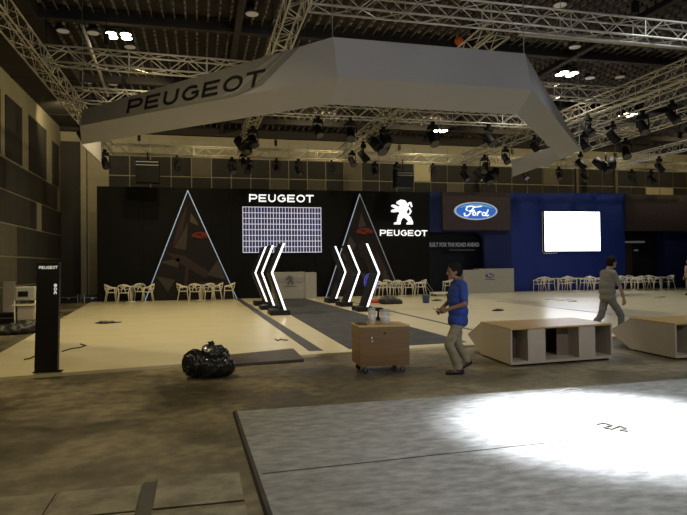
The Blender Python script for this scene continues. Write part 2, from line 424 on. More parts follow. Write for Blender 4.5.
LION = [(200, 112), (235, 92), (275, 97), (298, 125), (308, 160), (300, 190), (292, 212), (308, 235), (332, 260), (352, 298), (352, 323), (293, 323), (295, 307), (312, 298), (298, 280), (267, 255), (250, 272), (238, 295), (234, 323), (174, 323), (176, 307), (203, 298), (207, 270), (214, 240), (230, 215), (212, 204), (180, 210), (150, 208), (148, 190), (180, 178), (202, 180), (172, 166), (150, 155), (155, 139), (182, 140), (207, 153), (228, 155), (232, 146), (213, 134), (200, 130)]
def lion(place_px, nrm, depth, m, parent):
    polyplate(LION, lambda p: place_px(p), nrm, depth, m, 'lion_figure', parent)
    mb = MB(); ribbon(mb, [(300, 232), (320, 225), (333, 203), (324, 182), (312, 165)], 6, 6, place_px, depth, nrm)
    ribbon(mb, [(306, 150), (316, 122), (330, 120), (342, 160)], 6, 6, place_px, depth, nrm)
    mb.build('lion_tail', m, parent)
NY = Vector((0, -1, 0))

# ------------------------------------------------------------------ left stand walls and signs
def wall_thing(name, x0, x1, y0, y1, z1, m, label, cat='stand wall'):
    t = thing(name, ((x0+x1)/2, (y0+y1)/2, SH), label, cat)
    w_ = (x1-x0)/2; d = (y1-y0)/2; n = max(1, round((x1-x0)/2.0)); st_ = 2*w_/n
    for k in range(n): MB().bx(-w_+k*st_+.004, -w_+(k+1)*st_-.004, -d, d, 0, z1-SH).build('wall_panel', m, t)
    return t
pz = WY(250, 189, YP).z
bw = wall_thing('stand_wall', WY(97, 250, YP).x, WY(429.5, 250, YP).x, YP, YP+.35, pz, M['blackmatte'], 'tall black exhibition stand wall behind the white letters and LED grid')
t = thing('illuminated_sign', (WY(281, 198, YP).x, YP, WY(281, 202, YP).z), 'white lit PEUGEOT letters above the LED grid on the black wall', 'sign')
def rel(px, py, Y, t, dy=-.02):
    v = WY(px, py, Y); return Vector((v.x, Y+dy, v.z))-t.location
word('PEUGEOT', rel(249, 201.9, YP, t), rel(313.5, 202.6, YP, t), rel(313.5, 195, YP, t), rel(249, 194.3, YP, t), NY, .06, M['glowwhite'], t, wt=.09)
t = thing('illuminated_sign', (WY(403, 236, YP).x, YP, WY(403, 236, YP).z), 'white lit lion emblem with PEUGEOT letters below on the black wall', 'sign')
word('PEUGEOT', rel(379.7, 235.8, YP, t), rel(427, 236.2, YP, t), rel(427, 230.2, YP, t), rel(379.7, 229.8, YP, t), NY, .06, M['glowwhite'], t, wt=.085)
lion(lambda p: rel(375+p[0]/9.37, 190+p[1]/9.37, YP, t), NY, .06, M['glowwhite'], t)
# LED grid screen
a, b2 = WY(243, 252.5, YP), WY(320.5, 208, YP)
t = thing('led_screen', ((a.x+b2.x)/2, YP-.06, a.z), 'LED wall screen showing a white grid over blue and violet cells', 'screen')
wS, hS = b2.x-a.x, b2.z-a.z
m = mat('led_cells', (.01, .01, .02), .4, scale=1.1, noise_amt=.1); nt = m.node_tree
rp = nt.nodes.new('ShaderNodeValToRGB'); e = rp.color_ramp.elements; e[0].position = .35; e[0].color = (.008, .022, .13, 1); e[1].position = .65; e[1].color = (.045, .02, .045, 1)
x_ = e.new(.5); x_.color = (.02, .02, .075, 1)
nz = [n for n in nt.nodes if n.type == 'TEX_NOISE'][0]; nt.links.new(nz.outputs['Fac'], rp.inputs[0])
nt.links.new(rp.outputs[0], nt.nodes['Principled BSDF'].inputs['Emission Color']); nt.nodes['Principled BSDF'].inputs['Emission Strength'].default_value = .6
MB().bx(-wS/2, wS/2, -.02, .05, 0, hS).build('display_panel', m, t)
mb = MB()
for k in range(27):
    x = -wS/2+k*wS/26; r_ = .012 if k % 2 else .018; mb.bx(x-r_, x+r_, -.035, -.02, -.02, hS+.02)
for k in range(9):
    z = k*hS/8; mb.bx(-wS/2-.02, wS/2+.02, -.037, -.021, z-.018, z+.018)
mb.build('grid_lines', M['grid'], t)
# triangular light-edged display panels
M['tri_dark'] = mat('collage_dark', (.016, .012, .011), .55, spec=.2); M['tri_a'] = mat('collage_brown', (.045, .03, .028), .55, spec=.2)
M['tri_b'] = mat('collage_taupe', (.065, .052, .045), .55, spec=.2); M['tri_red'] = mat('collage_red', (.2, .03, .022), .55, spec=.2); M['tri_c'] = mat('collage_olive', (.1, .082, .05), .55, spec=.2)
def tri_panel(ap, bl_, br_, label, lb, rb, facets, reds):
    Y = YP-.32
    t = thing('triangular_display', (WY(ap[0], 280, Y).x, Y, SH), label, 'display panel', 'tall triangular displays')
    def pl(px, py, dy=0):
        v = WY(px, py, Y); z = max(v.z, SH); return Vector((v.x, Y+dy, z))-t.location
    A_, B2, C2 = pl(*ap), pl(*bl_), pl(*br_)
    D = Vector((0, .25, 0))
    MB().hull8([A_, B2, C2], [A_+D, B2+D, C2+D]).build('panel_body', M['tri_dark'], t)
    c = (A_+B2+C2)/3
    for (p, q, mt) in ((A_, B2, lb), (A_, C2, rb)):
        MB().tube([p+Vector((0, -.03, 0)), q+Vector((0, -.03, 0))], .026, 6).build('light_edge', mt, t)
    for i, (poly, mt) in enumerate(facets):
        polyplate([pl(*p) for p in poly], lambda p: p+Vector((0, -.004*(i % 3+1), 0)), NY, .006, M[mt], 'printed_facet', t)
    mb = MB()
    for (cx_, cy_, rx, ry) in reds:
        pts = [pl(cx_+rx*math.cos(k*PI/8), cy_-ry*math.sin(k*PI/8)*(1 if k <= 8 else .6)) for k in range(16)]
        pts = [p+Vector((0, -.03, 0)) for p in pts]; mb.hull8(pts, [p+Vector((0, -.01, 0)) for p in pts])
    mb.build('printed_red_car', M['tri_red'], t)
    mb = MB()
    for (cx_, cy_, rx, ry) in reds:
        for sx, sy, w_, h_ in ((-.15, .35, .5, .28), (.35, -.2, .4, .2), (-.6, -.45, .3, .25), (.6, -.5, .25, .25)):
            a_ = pl(cx_+sx*rx-w_*rx/2, cy_-sy*ry+h_*ry/2); b_ = pl(cx_+sx*rx+w_*rx/2, cy_-sy*ry-h_*ry/2)
            mb.bx(a_.x, b_.x, -.055, -.04, a_.z, b_.z)
    mb.build('printed_car_glass', M['tri_dark'], t)
    return t
F1 = [([(187, 205), (183, 230), (172, 250), (178, 225)], 'tri_a'), ([(191, 213), (197, 222), (199, 226), (190, 222)], 'tri_c'), ([(183, 232), (188, 222), (186, 250), (174, 248)], 'tri_b'),
      ([(165, 252), (185, 256), (212, 274), (205, 278), (178, 262)], 'tri_a'), ([(190, 232), (196, 246), (208, 262), (192, 256)], 'tri_dark'), ([(207, 275), (218, 260), (226, 280)], 'tri_b'),
      ([(160, 262), (180, 258), (178, 268)], 'tri_b'), ([(156, 276), (175, 280), (168, 292)], 'tri_b'), ([(186, 262), (189, 262), (187, 295), (183, 295)], 'tri_a'), ([(200, 282), (220, 282), (226, 294), (196, 292)], 'tri_a')]
tri_panel((187.7, 190.5), (145, 303), (237, 302), 'tall triangular display with collage print and white light edges, left on the black wall', M['glowedge'], M['glowedge'], F1, [(200.5, 236, 9, 4.2)])
F2 = [([(361, 212), (366, 226), (358, 228)], 'tri_b'), ([(350, 236), (356, 245), (346, 262), (342, 256)], 'tri_b'), ([(362, 240), (380, 262), (372, 270), (360, 255)], 'tri_a'),
      ([(344, 264), (358, 262), (352, 290), (340, 290)], 'tri_a'), ([(376, 250), (388, 272), (380, 278)], 'tri_a'), ([(384, 268), (393, 285), (380, 290)], 'tri_b'), ([(360, 272), (374, 276), (368, 290)], 'tri_b')]
tri_panel((359.5, 194), (326, 298), (401, 297.5), 'tall triangular display with collage print, right of the LED grid behind the chevron lights', M['glowedge'], M['glowedge_dim'], F2, [(364.5, 232, 8.5, 4)])

# chevron light columns
def chevron(top, mid, bot, base_y, side, label):
    # front light edge lies in a plane of constant depth
    foot = G((bot[0]+0), base_y, SH); Y = foot.y
    v = [WY(p[0], p[1], Y) for p in (top, mid, bot)]
    t = thing('chevron_light_column', (v[2].x, Y, SH), label, 'light column', 'chevron light columns')
    L_ = [x-t.location for x in v]
    D = Vector((0, .75, 0)); wdt = Vector((.24, 0, 0)) if True else None
    lw = Vector((.09, 0, 0))
    sgn = -1
    mb = MB()
    for a_, c_ in ((L_[0], L_[1]), (L_[1], L_[2])):
        q = [a_-lw*1.3, a_+lw*.4, c_+lw*.4, c_-lw*1.3]; mb.hull8([p+Vector((0, .012, 0)) for p in q], [p+D for p in q])
    mb.build('slab', M['black'], t)
    mb = MB()
    q = [L_[0]-lw*.37, L_[0]+lw*.37, L_[1]+lw*.37, L_[1]-lw*.37]; mb.hull8([p+Vector((0, -.02, 0)) for p in q], [p+Vector((0, .012, 0)) for p in q])
    q = [L_[1]-lw*.37, L_[1]+lw*.37, L_[2]+lw*.37, L_[2]-lw*.37]; mb.hull8([p+Vector((0, -.02, 0)) for p in q], [p+Vector((0, .012, 0)) for p in q])
    mb.build('light_strip', M['glowstrip'], t)
    x0, x1 = (-.5, .14) if side < 0 else (-.35, .14)
    MB().bx(x0, x1, -.12, .85, 0, max(.1, L_[2].z+.02)).build('base', M['black'], t, bevel=.02)
    return t
chevron((265.8, 246.6), (255.3, 272.8), (267, 302), 305.5, -1, 'left-pointing white chevron light column, farthest of the three left of the counter')
chevron((272.8, 245.4), (262, 272.8), (274.2, 306), 309.5, -1, 'left-pointing white chevron light column, middle of the three left of the counter')
chevron((284.1, 243.1), (272, 272.8), (285.5, 310.5), 315, -1, 'left-pointing white chevron light column, nearest of the three left of the counter')
chevron((335.3, 246.2), (345.5, 271.9), (335.9, 299), 303, 1, 'right-pointing white chevron light column, leftmost of the three right of the runner')
chevron((348.4, 245.3), (359.4, 271.9), (348.8, 302.4), 306.5, 1, 'right-pointing white chevron light column, middle of the three right of the runner')
chevron((366.8, 243.6), (379, 273), (367.3, 307.3), 311.5, 1, 'right-pointing white chevron light column, nearest, with a blue neon ring close behind')
# blue neon outline behind the nearest right column
c = WY(371, 282, 26.5); t = thing('blue_neon_ring', (c.x, c.y, SH), 'small blue neon ring sign on a stand behind the right chevron lights', 'neon sign')
M['neon'] = mat('blue_neon', (.1, .1, .5), .5, emit=(.05, .07, .5), estr=1.1)
mb = MB(); rr = .3
for k in range(3):
    rr_ = .32-.08*k
    mb.tube([(rr_*math.cos(a*PI/12), 0, c.z-SH+rr_*1.2*math.sin(a*PI/12)) for a in range(25)], .014, 6, caps=False)
mb.build('neon_tube', M['neon'], t)
MB().tube([(0, .02, 0), (0, .02, c.z-SH+.3)], .015, 6).bx(-.15, .15, -.13, .17, 0, .03).build('stand', M['black'], t)

# counters
def counter(px0, px1, ybase, ytop, Y, label, split, kind):
    a_, c_ = WY(px0, ybase, Y), WY(px1, ybase, Y); zt = WY((px0+px1)/2, ytop, Y).z
    t = thing('reception_counter', ((a_.x+c_.x)/2, Y, SH), label, 'counter')
    w_ = (c_.x-a_.x)/2; h = zt-SH; sx = -w_+(c_.x-a_.x)*split
    if kind == 'lion':
        MB().bx(-w_, sx, .06, .7, 0, h).build('front_panel', M['greycounter'], t, bevel=.01)
        MB().bx(sx, w_, 0, .7, 0, h-.03).build('side_cabinet', M['greycounter'], t, bevel=.01)
        MB().bx(-w_, sx-.01, .045, .06, h-.5, h-.27).build('grey_band', M['panel_grey'] if False else M['emblemgrey2'], t)
        c0 = Vector((-.25, 0.04, h-.38)); sc = .42/230
        lion(lambda p: c0+Vector(((p[0]-250)*sc, 0, (208-p[1])*sc)), NY, .015, M['emblemgrey'], t)
        MB().bx(-.55, .1, .05, .06, h-.72, h-.69).build('caption_line', M['emblemgrey'], t)
    else:
        MB().bx(-w_, sx, 0, .7, 0, h-.06).build('side_cabinet', M['greycounter'], t, bevel=.01)
        MB().bx(sx, w_, .03, .7, 0, h).build('front_panel', M['greycounter'], t, bevel=.01)
        return t, w_, h
    return t, w_, h
M['emblemgrey2'] = mat('pale_grey_band', (.33, .33, .33), .4)
counter(273, 316.7, 301, 272, 29.6, 'greige reception counter with a small grey lion emblem, between the chevron lights', .74, 'lion')

# ------------------------------------------------------------------ blue stand
def fx(px): return WY(px, 240, YF).x
def fz(py, px=500): return WY(px, py, YF).z
t = thing('stand_wall', (fx(530), YF+.15, SH), 'deep blue exhibition stand wall around the white screen and oval emblem', 'stand wall')
X0 = t.location.x
def bl(name, px0, px1, py0, py1, m, dy0=0., dy1=.3, parent=None):
    return MB().bx(fx(px0)-X0, fx(px1)-X0, dy0-.15, dy1-.15, (fz(py1, (px0+px1)/2)-SH) if py1 else 0, fz(py0, (px0+px1)/2)-SH).build(name, m, parent or t)
bl('header_panel', 429.8, 484, 192.2, 232, M['fordblue2'])
bl('wall_panel', 484, 511, 192.6, None, M['fordblue2'], -.04)
for k in range(4): bl('wall_panel', 511+k*28.5+.05, 511+(k+1)*28.5-.05, 193, None, M['fordblue'])
mb = MB(); c0 = (fx(484)-X0, fz(232)-SH); r_ = .55
for k in range(6):
    a0 = PI/2*k/6; a1 = PI/2*(k+1)/6
    q = [(c0[0], c0[1]), (c0[0]-r_+r_*math.sin(a0), c0[1]-r_+r_*math.cos(a0)), (c0[0]-r_+r_*math.sin(a1), c0[1]-r_+r_*math.cos(a1))]
    mb.hull8([Vector((p[0], -.15, p[1])) for p in q], [Vector((p[0], .15, p[1])) for p in q])
mb.build('rounded_corner', M['fordblue2'], t)
# black backlit box with oval emblem
t2 = thing('oval_emblem_sign', (fx(476), YF-.3, fz(230, 476)), 'black sign panel carrying the blue and silver oval Ford emblem', 'sign')
def rf(px, py, dy=0): v = WY(px, py, YF-.35); return Vector((v.x, YF-.35+dy, v.z))-t2.location
a_, c_ = rf(443, 230), rf(510, 193)
MB().bx(a_.x, c_.x, -.05, .24, a_.z, c_.z).build('backing_panel', M['brownfascia'], t2)
cc = rf(475.6, 211); rx, rz = (rf(496.9, 211)-cc).x, (rf(475.6, 202)-cc).z
def oval(r1, r2, y0, y1, m, name):
    q = [Vector((cc.x+rx*r1*math.cos(k*PI/24), y0, cc.z+rz*r2*math.sin(k*PI/24))) for k in range(48)]
    return MB().hull8(q, [p+Vector((0, y1-y0, 0)) for p in q]).build(name, m, t2)
M['silver'] = mat('lit_silver_rim', (.6, .65, .75), .3, .3, emit=(.5, .58, .75), estr=.45)
M['ovalblue'] = mat('lit_oval_blue', (.03, .1, .4), .3, emit=(.03, .13, .5), estr=.8)
M['ovalsky'] = mat('lit_oval_highlight', (.2, .5, .7), .3, emit=(.1, .33, .6), estr=.6)
oval(1, 1, -.12, -.05, M['silver'], 'silver_rim'); oval(.92, .86, -.14, -.12, M['ovalblue'], 'blue_field')
mb = MB(); q = [Vector((cc.x+rx*.84*math.cos(a_), -.146, cc.z+rz*.76*math.sin(a_))) for a_ in [k*PI/20 for k in range(3, 18)]]
q += [Vector((p.x, p.y, cc.z+(p.z-cc.z)*.62+.03)) for p in reversed(q)]
polyplate(q, lambda p: p, NY, .004, M['ovalsky'], 'blue_highlight', t2)
def sp(p): v = rf(445+p[0]/11.45, 195+p[1]/11.45); v.y = -.15; return v
mb = MB()
for s_ in ([(235, 150), (250, 135), (290, 130), (340, 141), (412, 130)], [(238, 150), (232, 168), (250, 182)], [(322, 140), (296, 180), (272, 222), (248, 240), (218, 238), (211, 215), (222, 208)], [(262, 186), (330, 178)],
           arc(325, 215, 17, 20, 0, 360, 16), [(372, 190), (358, 240)], [(366, 212), (388, 192), (408, 197)], arc(437, 220, 20, 18, 0, 360, 16), [(486, 168), (470, 205), (460, 236), (478, 240), (492, 228)]):
    ribbon(mb, s_, 6.5, 6.5, sp, .02, NY)
mb.build('script_lettering', M['glowwhite'], t2)
# recess behind with slogan
t3 = thing('recess_wall', (fx(458), YF+1.2, SH), 'black recess wall behind the rounded opening, with a grey slogan', 'stand wall')
zt3 = fz(228, 458)
xa, xb = fx(418)-t3.location.x, fx(512)-t3.location.x
MB().bx(xa, xb, 0, .1, 0, zt3).build('wall_panel', M['navy'], t3)
M['slogan'] = mat('grey_slogan', (.3, .3, .33), .5, emit=(.4, .4, .45), estr=.2)
M['slogan2'] = mat('dim_slogan', (.08, .08, .09), .5, emit=(.3, .3, .33), estr=.1)
v = WY(428.5, 246.6, YF+1.18); hgt = (WY(430, 242.6, YF+1.2).z-v.z); v2 = WY(479, 246.6, YF+1.18)
o = textmesh('BUILT FOR THE ROAD AHEAD', hgt*1.4, M['slogan'], 'slogan_text', t3, (v.x-t3.location.x, -.02, v.z-SH), (PI/2, 0, 0), .004, off=.01)
o.scale.x = (v2.x-v.x)/o.dimensions.x if o.dimensions.x > 0 else 1
v = WY(447, 250.5, YF+1.18)
MB().bx(-.0, 1.6, -.01, 0, v.z-SH, v.z-SH+.05).build('slogan_underline', M['slogan2'], t3)
# white projector screen
t = thing('wall_screen', (fx(571), YF-.08, fz(251, 571)), 'bright white lit screen hung on the blue wall', 'screen')
a_ = WY(545, 250.5, YF-.1); c_ = WY(599.5, 211.5, YF-.1)
x0, x1, z1 = a_.x-t.location.x, c_.x-t.location.x, c_.z-a_.z
MB().bx(x0-.17, x1+.05, -.02, .08, -.05, z1+.06).build('screen_frame', M['black'], t)
MB().bx(x0, x1, -.035, -.02, 0, z1).build('screen_surface', M['screenwhite'], t)
mb = MB()
for k in range(6): mb.bx(x0-.1+k*.16, x0-.02+k*.16, -.04, -.02, -.16, -.08)
mb.bx(x0-.17, x0-.14, -.03, .0, -.05, z1); mb.build('screen_clips', M['paper'], t)
mb = MB().bx(x0+.5, x0+1.5, -.04, -.036, z1*.73, z1*.745); mb.build('faint_window_line', M['greyfascia'], t)
# right-hand dark fascia and recess
t = thing('dark_fascia', (fx(660), YF+.1, SH), 'dark mauve fascia box above the recess at the far right', 'stand wall')
MB().bx(fx(625.2)-t.location.x, 6, -.25, .25, fz(231, 640)-SH, fz(194.6, 640)-SH).build('fascia_box', M['brownfascia'], t)
MB().bx(fx(625.2)-t.location.x, 6, .9, 1.0, 0, fz(225, 640)-SH).build('recess_back', M['navy'], t)
MB().bx(fx(668)-t.location.x, 6, .2, .9, 0, fz(225, 640)-SH).build('blue_side_wall', M['fordblue2'], t)
t = thing('doorway_sign', (fx(634), YF+.85, SH), 'dim lit sign strip over a brown doorway panel in the right recess', 'sign')
v = WY(634, 242, YF+.9)
def rr2(px, py): q = WY(px, py, YF+.85); return q.x-t.location.x, q.z-SH
x0, z0 = rr2(624.5, 243); x1, z1 = rr2(644.5, 241)
M['dimgrey'] = mat('dim_sign', (.2, .2, .22), .5, emit=(.3, .3, .33), estr=.15)
MB().bx(x0, x1, -.03, 0, z0, z1).build('sign_strip', M['dimgrey'], t)
x0, z0 = rr2(625.5, 290); x1, z1 = rr2(631.5, 243)
MB().bx(x0, x1, -.03, 0, 0, z1).build('door_panel', mat('brown_door', (.05, .035, .025), .5), t)
x0, z0 = rr2(634, 251); x1, z1 = rr2(638, 249.5); MB().bx(x0, x1, -.02, 0, z0, z1).build('small_sign', M['dimgrey'], t)
# ford counter
t, w_, h = counter(463.5, 514.5, 293.5, 268.7, YF-1.1, 'greige reception counter with a small blue oval emblem, in front of the blue wall', .3, 'oval')
c0 = Vector((.05, .02, h-.38))
q = [c0+Vector((.3*math.cos(k*PI/12), 0, .14*math.sin(k*PI/12))) for k in range(24)]
MB().hull8(q, [p+Vector((0, -.02, 0)) for p in q]).build('oval_rim', M['slategrey'] if 'slategrey' in M else M['emblemgrey2'], t)
q = [c0+Vector((.25*math.cos(k*PI/12), -.02, .105*math.sin(k*PI/12))) for k in range(24)]
MB().hull8(q, [p+Vector((0, -.01, 0)) for p in q]).build('oval_field', mat('muted_blue', (.06, .12, .28), .4), t)
mb = MB()
for s_ in ([(-.14, .05), (.0, .055)], [(-.07, .05), (-.12, -.05)], arc(-.03, -.015, .03, .03, 0, 360, 10), [(.04, .02), (.03, -.05)], arc(.11, -.015, .03, .03, 0, 360, 10), [(.16, .05), (.14, -.05)]):
    ribbon(mb, s_, .01, .01, lambda p: c0+Vector((p[0], -.03, p[1])), .006, NY)
mb.build('script_lettering', M['paper'], t)
MB().bx(-.25, .35, .015, .03, h-.62, h-.58).build('caption_line', M['emblemgrey'], t)

# ------------------------------------------------------------------ chairs and tables
def make_chair(label, group):
    t = thing('armchair', (0, 0, 0), label, 'chair', group)
    m = M['chairwhite']
    # faces +X ; seat
    mb = MB(); q = [Vector((.23*math.cos(a)*(1 if math.cos(a) > 0 else .95), .235*math.sin(a), 0)) for a in [k*PI/10 for k in range(20)]]
    mb.hull8([p+Vector((0, 0, .445)) for p in q], [p*1.02+Vector((0, 0, .475)) for p in q]); mb.build('seat', m, t)
    # woven shell back: three interlaced loops
    mb = MB()
    mb.tube([(.2, -.27, .66), (.05, -.29, .67), (-.12, -.27, .72), (-.25, -.17, .80), (-.29, 0, .83), (-.25, .17, .80), (-.12, .27, .72), (.05, .29, .67), (.2, .27, .66)], .022, 8, flat=1.5)
    mb.tube([(.0, -.26, .6), (-.15, -.24, .66), (-.24, -.1, .62), (-.27, .08, .72), (-.2, .2, .8), (-.1, .25, .76)], .018, 6)
    mb.tube([(.0, .26, .6), (-.15, .24, .66), (-.24, .1, .62), (-.27, -.08, .72), (-.2, -.2, .8), (-.1, -.25, .76)], .018, 6)
    mb.tube([(-.18, -.12, .47), (-.25, -.06, .6), (-.29, -.02, .82)], .018, 6); mb.tube([(-.18, .12, .47), (-.25, .06, .6), (-.29, .02, .82)], .018, 6)
    mb.build('backrest', m, t)
    for sy in (-1, 1):
        MB().tube([(.2, sy*.27, .66), (.2, sy*.235, .46), (.25, sy*.26, .0)], [.02, .023, .016], 6).build('leg', m, t)
        MB().tube([(-.12, sy*.27, .70), (-.17, sy*.2, .46), (-.25, sy*.25, .0)], [.02, .023, .016], 6).build('leg', m, t)
    return t
def make_table(label, group):
    t = thing('cafe_table', (0, 0, 0), label, 'table', group); m = M['chairwhite']
    MB().lathe([(.36, .71), (.375, .72), (.375, .735), (.36, .745)], n=24).build('tabletop', m, t)
    MB().lathe([(.04, .03), (.035, .71)], n=12).build('pedestal', m, t)
    MB().lathe([(.24, 0), (.24, .012), (.05, .035)], n=24).build('base', m, t)
    return t
ch0 = make_chair('', ''); tb0 = make_table('', ''); used = [False, False]
def put(proto, i, x, y, rz, label, group):
    o = proto if not used[i] else copy_tree(proto)
    used[i] = True
    o.location = (x, y, SH); o.rotation_euler = (0, 0, rz); o['label'] = label; o['group'] = group
    return o
def seats(lst, Y, place, group, tables):
    for i, (px, dy, a_) in enumerate(lst):
        p = WY(px, 300, Y+dy)
        put(ch0, 0, p.x, Y+dy, math.radians(a_), '%s white armchair from the left %s' % (ordn(i), place), group)
    for i, (px, dy) in enumerate(tables):
        p = WY(px, 300, Y+dy)
        put(tb0, 1, p.x, Y+dy, 0, ('small round white cafe table, %s from the left, %s' % (ordn(i), place)) if len(tables) > 1 else 'small round white cafe table %s' % place, group.replace('chairs', 'tables'))
seats([(111, 0.1, 0), (124, -.7, 90), (139, .6, -95), (148, -.1, 178)], 29.9, 'at the far left of the black wall', 'white chairs at the far left', [(131, .25)])
seats([(183, 0.1, 0), (195, -.75, 85), (209, -.65, 100), (217, .1, 175), (229, -.1, 178)], 29.9, 'in front of the left triangular display', 'white chairs by the left triangle', [(201, .25)])
seats([(381, -.6, 10), (389, .15, 40), (396, -.8, 95), (409, -.75, 85), (421, -.5, 175)], 30.0, 'beside the blue bucket by the lit lion emblem', 'white chairs by the lion emblem', [(402, .1)])
seats([(448, 0, 170)], 30.8, 'behind the man in the blue polo', 'single white chair behind the man', [])
seats([(540, -.5, 95), (549, .3, 5), (565, -.7, 80), (571, .55, -80), (586, .1, 172), (594, -.7, 10), (601, .3, 175)], 31.0, 'under the white screen', 'white chairs under the white screen', [(558, .2), (577, -.1)])
seats([(625, -.1, 5), (632, .55, -85), (638, -.7, 100), (645, .3, 175), (654, -.4, 5), (669, -.3, 175)], 30.6, 'before the dark recess, far right', 'white chairs at the far right', [(635, -.05), (661.5, -.2)])
# low bench behind the man
p = G(441, 296, SH); t = thing('low_trolley', p, 'low flat white platform trolley on the stage behind the man in blue', 'trolley')
MB().bx(-.5, .5, -.3, .3, .12, .2).build('deck', M['chairwhite'], t)
for sx in (-1, 1):
    for sy in (-1, 1): MB().lathe([(.05, -.02), (.05, .02)], c=(sx*.4, sy*.22, .06), n=12, axis='y').build('wheel', M['castor'], t)
MB().tube([(-.48, -.25, .2), (-.9, -.25, .8), (-.9, .25, .8), (-.48, .25, .2)], .015, 6).build('handle', M['steel'], t)
# bucket
p = G(426, 303, SH); t = thing('bucket', p, 'dark blue plastic bucket standing on the cream stage', 'bucket')
MB().lathe([(.12, 0), (.135, .02), (.165, .33), (.18, .335), (.18, .36), (.165, .36), (.15, .34), (.12, .05), (.01, .04)], n=24).build('shell', M['bucketblue'], t)
MB().tube([(.17*math.cos(a*PI/10), 0, .35-.12*math.sin(a*PI/10)) if 0 else (.175*math.cos(a*PI/10), -.02-.16*math.sin(a*PI/10), .34) for a in range(11)], .006, 6).build('handle', M['steel'], t)
# ------------------------------------------------------------------ totem
t = thing('totem_sign', (0, 0, 0), 'slim black totem with PEUGEOT 308 lettering at the left edge of the stage', 'sign')
p0_, p1_ = G(34, 373, SH), G(57.3, 372, SH)
t.location = (p0_+p1_)/2; t.location.z = SH
ux = (p1_-p0_).normalized(); uz = Vector((0, 0, 1)); un = Vector((ux.y, -ux.x, 0)); wq = (p1_-p0_).length/2
hq = 1.70
a_ = [-ux*wq, ux*wq, ux*(wq)-un*.12, -ux*wq-un*.12]; sh = ux*.042
MB().hull8(a_, [p*.98+sh+Vector((0, 0, hq)) for p in a_]).build('body', M['black'], t, bevel=.006)
def tp(u, z): return ux*(u*wq)+ux*(.042*z/hq)+Vector((0, 0, z))+un*.002
word('PEUGEOT', tp(-.78, hq-.105), tp(.83, hq-.105), tp(.83, hq-.06), tp(-.78, hq-.06), un, .004, M['signwhite'], t, wt=.15)
z0 = hq-.50
word('308', tp(.56, z0), tp(.56, z0+.165), tp(.80, z0+.165)*1, tp(.80, z0), un, .004, M['signwhite'], t, wt=.16, gap=.15)
MB().hull8(
    [-ux*(wq+.02)+un*.02, ux*(wq+.06)+un*.02, ux*(wq+.06)-un*.15, -ux*(wq+.02)-un*.15], [p+Vector((0, 0, .012)) for p in [-ux*(wq+.02)+un*.02, ux*(wq+.06)+un*.02, ux*(wq+.06)-un*.15, -ux*(wq+.02)-un*.15]]).build('base_plate', M['black'], t)

# ------------------------------------------------------------------ crate trolley and jars
pa, pb = Vector((2.35, 8.9, 0)), Vector((3.12, 8.86, 0))
ex = (pb-pa).normalized(); ey = Vector((-ex.y, ex.x, 0)); L1 = (pb-pa).length; L2 = .64
rz = math.atan2(ex.y, ex.x); ctr = pa+ex*L1/2+ey*L2/2
t = thing('crate_trolley', ctr, 'brown plywood crate on black castors in front of the stage', 'crate', rz=rz)
hx, hy = L1/2, L2/2; z0 = .12; z1 = .71
mb = MB(); mb.bx(-hx, hx, -hy, -hy+.018, z0, z1).bx(-hx, hx, hy-.018, hy, z0, z1).bx(-hx, -hx+.018, -hy+.018, hy-.018, z0, z1).bx(hx-.018, hx, -hy+.018, hy-.018, z0, z1).bx(-hx+.018, hx-.018, -hy+.018, hy-.018, z0, z0+.02)
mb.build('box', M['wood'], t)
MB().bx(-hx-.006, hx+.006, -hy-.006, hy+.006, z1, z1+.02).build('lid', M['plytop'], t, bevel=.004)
MB().lathe([(.016, 0), (.016, .006)], c=(.0, -hy-.004, .615), n=14, axis='y').build('finger_hole', M['black'], t)
MB().box((-.2, -hy-.003, .55), (.018, .004, .035)).box((-.195, -hy-.003, .50), (.02, .004, .02)).build('sticker', M['paper'], t)
MB().box((-.3, 0, z1+.03), (.14, .3, .015)).build('lid_batten', M['darkwood'], t)
for sx in (-1, 1):
    for sy in (-1, 1):
        o = MB().lathe([(.04, -.014), (.045, -.01), (.045, .01), (.04, .014)], c=(sx*(hx-.09), sy*(hy-.08), .045), n=16, axis='y').build('castor', M['castor'], t)
        MB().bx(sx*(hx-.09)-.03, sx*(hx-.09)+.03, sy*(hy-.08)-.03, sy*(hy-.08)+.03, .105, .12).bx(sx*(hx-.09)-.02, sx*(hx-.09)+.02, sy*(hy-.08)-.022, sy*(hy-.08)-.016, .04, .11).bx(sx*(hx-.09)-.02, sx*(hx-.09)+.02, sy*(hy-.08)+.016, sy*(hy-.08)+.022, .04, .11).build('castor_fork', M['emblemgrey'], o)
def jar(px, py, r, h, lab):
    p = G(px, py, z1+.02); t_ = thing('plastic_jar', p, lab, 'jar', 'jars on the crate')
    MB().lathe([(r*.9, 0), (r, .01), (r, h*.88), (r*.93, h*.93)], n=22).build('jar_body', M['jar'], t_)
    MB().lathe([(r*1.03, h*.90), (r*1.05, h*.92), (r*1.05, h), (r*.98, h*1.02)], n=22).build('lid', M['emblemgrey2'], t_)
    mb_ = MB().lathe([(r*1.008, h*.3), (r*1.008, h*.62)], n=22); mb_.build('label_band', M['paper'], t_)
    MB().tube([(r, 0, h*.85), (r*.9, -r*.7, h*.6), (0, -r*1.1, h*.45), (-r*.9, -r*.7, h*.6), (-r, 0, h*.85)], .004, 6).build('handle', M['steel'], t_)
jar(371.8, 324.5, .055, .25, 'milky plastic jar, the taller left one on the crate'); jar(384.8, 324, .075, .22, 'milky plastic jar, the wider right one on the crate')
p = G(378, 320.5, z1+.02); t_ = thing('black_tool', p, 'small black power tool standing between the jars on the crate', 'tool')
MB().bx(-.03, .03, -.03, .03, 0, .06).build('battery', M['black'], t_, bevel=.005)
